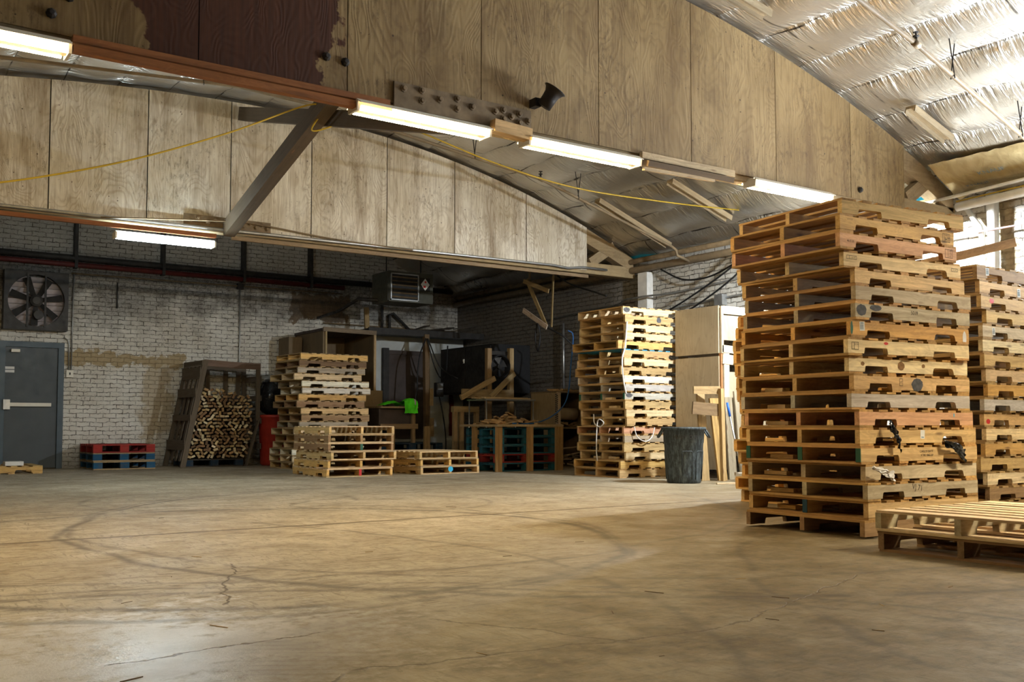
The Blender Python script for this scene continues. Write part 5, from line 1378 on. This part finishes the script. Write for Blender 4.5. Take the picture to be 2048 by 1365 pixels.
# broom
br = thing('push_broom', 'broom with a blue grip leaning on the planks', 'broom', (9.95, 9.05, 0))
MB().tube([(9.80, 9.14, 0.84), (9.92, 9.05, 0.10)], 0.013, 8).obj('handle', 'metal_grey', br, smooth=True)
MB().tube([(9.772, 9.155, 1.02), (9.80, 9.14, 0.84)], 0.017, 8).obj('grip', 'broom_blue', br, smooth=True)
MB().box(9.80, 9.00, 0.07, 10.05, 9.07, 0.11).obj('head', 'wood_old', br, (0.30, 0.22, 0.13))
MB().box(9.805, 9.0, 0.0, 10.045, 9.07, 0.07).obj('bristles', 'white_film', br)

# waste bin
wbn = thing('waste_bin', 'large dark grey plastic waste bin standing in front of the middle stack', 'bin', (8.94, 9.0, 0))
prof = [(0.0, 0.0), (0.20, 0.0), (0.212, 0.012), (0.22, 0.10), (0.245, 0.50), (0.250, 0.505), (0.258, 0.66), (0.275, 0.665), (0.282, 0.672), (0.282, 0.695), (0.275, 0.70), (0.262, 0.69), (0.245, 0.60), (0.20, 0.03), (0.0, 0.02)]
MB().lathe(prof, (8.94, 9.12, 0.0), 48, cap=False).obj('body', 'can', wbn, smooth=True)
for a0 in (-2.15, -1.35, -0.55, 0.4, 1.3, 2.2):
    m = MB(); pts = []
    for t0, t1, z0, z1 in ((a0 - 0.28, a0 + 0.28, 0.05, 0.40),):
        nn = 8
        def cy(t, z, e): r_ = 0.216 + 0.058 * z + e; return (8.94 + r_ * math.cos(t), 9.12 + r_ * math.sin(t), z)
        m.tube([cy(t0, z0, 0), cy(t0, z1 - 0.02, 0.0), cy(t0 + 0.05, z1, 0.0)] + [cy(t0 + (t1 - t0) * k / nn, z1, 0.0) for k in range(1, nn)] + [cy(t1 - 0.05, z1, 0), cy(t1, z1 - 0.02, 0), cy(t1, z0, 0)], 0.006, 6)
    m.obj('rib', 'can', wbn, smooth=True)
for sg in (-1, 1):
    ux, uy = 0.8225 * sg, -0.5688 * sg
    cx, cy_ = 8.94 + ux * 0.27, 9.12 + uy * 0.27
    px, py = -uy, ux
    def hpt(o_, t, z): return (cx + ux * o_ + px * t, cy_ + uy * o_ + py * t, z)
    m = MB()
    m.tube([hpt(-0.01, -0.07, 0.675), hpt(0.035, -0.065, 0.60), hpt(0.05, -0.05, 0.575), hpt(0.05, 0.05, 0.575), hpt(0.035, 0.065, 0.60), hpt(-0.01, 0.07, 0.675)], 0.013, 8)
    m.obj('handle', 'can', wbn, smooth=True)
# raised wording round the rim band
word = 'HEAVY DUTY'
for k, ch in enumerate(word):
    if ch == ' ': continue
    t = -PI / 2 - 0.62 + (k - 4.5) * 0.135
    r_ = 0.2575
    me = text_mesh('raised_letter', ch, 0.062, 'metal_dark')
    nrm = Vector((math.cos(t), math.sin(t), 0)); tx = Vector((-math.sin(t), math.cos(t), 0))
    M = Matrix((tx, Vector((0, 0, 1)), nrm)).transposed().to_4x4()
    put_mesh('raised_letter', me, wbn, Matrix.Translation(Vector((8.94, 9.12, 0.575)) + nrm * (r_ + 0.001) - Vector(OFF[wbn.name])) @ M)
# litter behind the bin
tag(board('stick', (9.0, 8.62, 0.012), (9.9, 8.35, 0.012), 0.03, 0.02, (0.6, 0.48, 0.32)), 'pale stick lying on the floor right of the waste bin', 'stick')
tag(MB().box(9.66, 8.75, 0.0, 9.86, 8.92, 0.11).obj('plastic_tub', 'white_film'), 'small white tub on the floor between the bin and the block-ended stack', 'tub')

# ------------------------------------------------------------------ loose things on the stacks
def film(name, mat, label, fn, nu=14, nv=10):
    return tag(MB().grid(nu, nv, fn).obj(name, mat, smooth=True), label, 'plastic scrap')
def strip(x0, z0, x1, z1, w0, w1, y, seed):
    def fn(u, v):
        x = x0 + (x1 - x0) * u; z = z0 + (z1 - z0) * u
        w_ = w0 + (w1 - w0) * u
        n_ = mnoise.noise((u * 5 + seed, v * 4, seed))
        return x + 0.02 * n_, y - 0.022 - 0.02 * mnoise.noise((u * 7, v * 6, seed + 3)) - 0.015 * math.sin(u * PI), z + (v - 0.5) * w_ + 0.02 * n_
    return fn
zz = lambda i: (18 - i) * PH
film('plastic_scrap', 'black_bag', 'torn black plastic hanging out under the pallet with arched notches', strip(5.72, zz(12) + 0.02, 5.83, zz(14) + 0.11, 0.05, 0.09, 3.965, 1), 18, 10)
film('plastic_scrap', 'black_bag', 'torn black plastic sticking out beside the stencilled lettering', strip(6.28, zz(13) + 0.02, 6.53, zz(14) + 0.04, 0.03, 0.10, 3.93, 5), 18, 10)
film('plastic_scrap', 'white_film', 'white plastic film caught on the corner of a low pallet in the tallest stack', strip(5.535, zz(15) + 0.10, 5.76, zz(15) + 0.03, 0.02, 0.07, 3.965, 9), 16, 8)
lw = random.Random(21)
for k, (i, y, tn) in enumerate(((16, 4.62, 'tan'), (17, 4.60, 'golden'), (15, 4.68, 'tan'), (10, 4.70, 'pale'), (12, 4.66, 'pale'), (11, 4.68, 'pale'), (14, 4.62, 'tan'))):
    o = board('wood_scrap', (5.64, y + 0.02, zz(i) + TB + 0.016 + 0.0), (5.66 + 0.05 * (k % 2), y + 0.24, zz(i) + TB + 0.016), 0.06, 0.026, TONE[tn])
    tag(o, 'wood scrap lying inside the left openings of the tallest stack', 'wood scrap', 'wood scraps inside the tallest stack')
for k, (i, yy) in enumerate(((17, 10.95), (17, 10.62), (10, 10.7), (15, 10.9), (11, 10.6))):
    o = board('wood_scrap', (9.14, yy, (19 - i) * PH + TB + 0.016), (9.16, yy + 0.18, (19 - i) * PH + TB + 0.016), 0.07, 0.03, TONE['pale'])
    tag(o, 'wood scrap lying inside the left openings of the stack by the bin', 'wood scrap', 'wood scraps inside the stack by the bin')
pipe('white_strap', 'white strap hanging down the corner of the stack by the bin', 'strap', [(9.07, 10.33, 2.15), (9.03, 10.33, 1.80), (8.96, 10.31, 1.62), (8.98, 10.31, 1.35), (9.04, 10.32, 1.15)], 0.011, 'white_film')
pipe('white_strap', 'white strap sagging across the front of the stack by the bin', 'strap', [(9.17, 10.31, 0.70), (9.22, 10.30, 0.56), (9.36, 10.29, 0.50), (9.49, 10.30, 0.56), (9.55, 10.31, 0.69)], 0.008, 'white_film')
pipe('white_strap', 'tangled grey strap on the left side of the stack by the bin', 'strap', [(8.98, 10.95, 0.88), (8.97, 10.92, 0.75), (8.97, 10.80, 0.70), (8.97, 10.72, 0.76), (8.97, 10.85, 0.78), (8.97, 10.88, 0.40), (8.97, 10.86, 0.22)], 0.008, 'white_film')

# splinters and litter on the floor
fl_ = random.Random(33)
proto_sp = []
for k in range(3):
    m = MB(); L = 0.05 + 0.03 * k
    m.v = [(-L, -0.004, 0), (0, -0.007, 0), (L, -0.002, 0), (L, 0.002, 0), (0, 0.006, 0), (-L, 0.003, 0)]
    m.v += [(x, y, 0.006) for x, y, z in m.v]
    m.f = [(5, 4, 3, 2, 1, 0), (6, 7, 8, 9, 10, 11)] + [(i, (i + 1) % 6, (i + 1) % 6 + 6, i + 6) for i in range(6)]
    proto_sp.append(m.mesh('wood_splinter', 'wood_old'))
spots = [(1.05, 4.30), (1.72, 5.55), (2.6, 5.2), (3.15, 4.6), (3.9, 4.9), (2.55, 3.0), (3.0, 3.25), (3.6, 3.3), (4.25, 3.35), (2.2, 2.35), (3.1, 2.2), (3.55, 2.5), (1.75, 2.7), (2.9, 6.2), (4.6, 7.6), (2.2, 8.0), (1.4, 4.9), (3.35, 2.85), (2.95, 2.55), (4.2, 2.6), (0.75, 3.0), (1.2, 3.6)]
for x, y in spots:
    o = bpy.data.objects.new('wood_splinter', proto_sp[fl_.randrange(3)]); COL.objects.link(o)
    o.location = (x, y, 0.0); o.rotation_euler = (0, 0, fl_.uniform(0, PI)); s_ = fl_.uniform(0.2, 0.5); o.scale = (s_, s_, s_)
    o.color = (*jit(fl_.choice(((0.10, 0.06, 0.03), (0.16, 0.10, 0.05), (0.40, 0.28, 0.13))), 0.3), 1)
    tag(o, 'small wood splinter lying on the dusty concrete floor', 'splinter', 'wood splinters on the floor')
for me in list(bpy.data.meshes):
    if me.users == 0: bpy.data.meshes.remove(me)
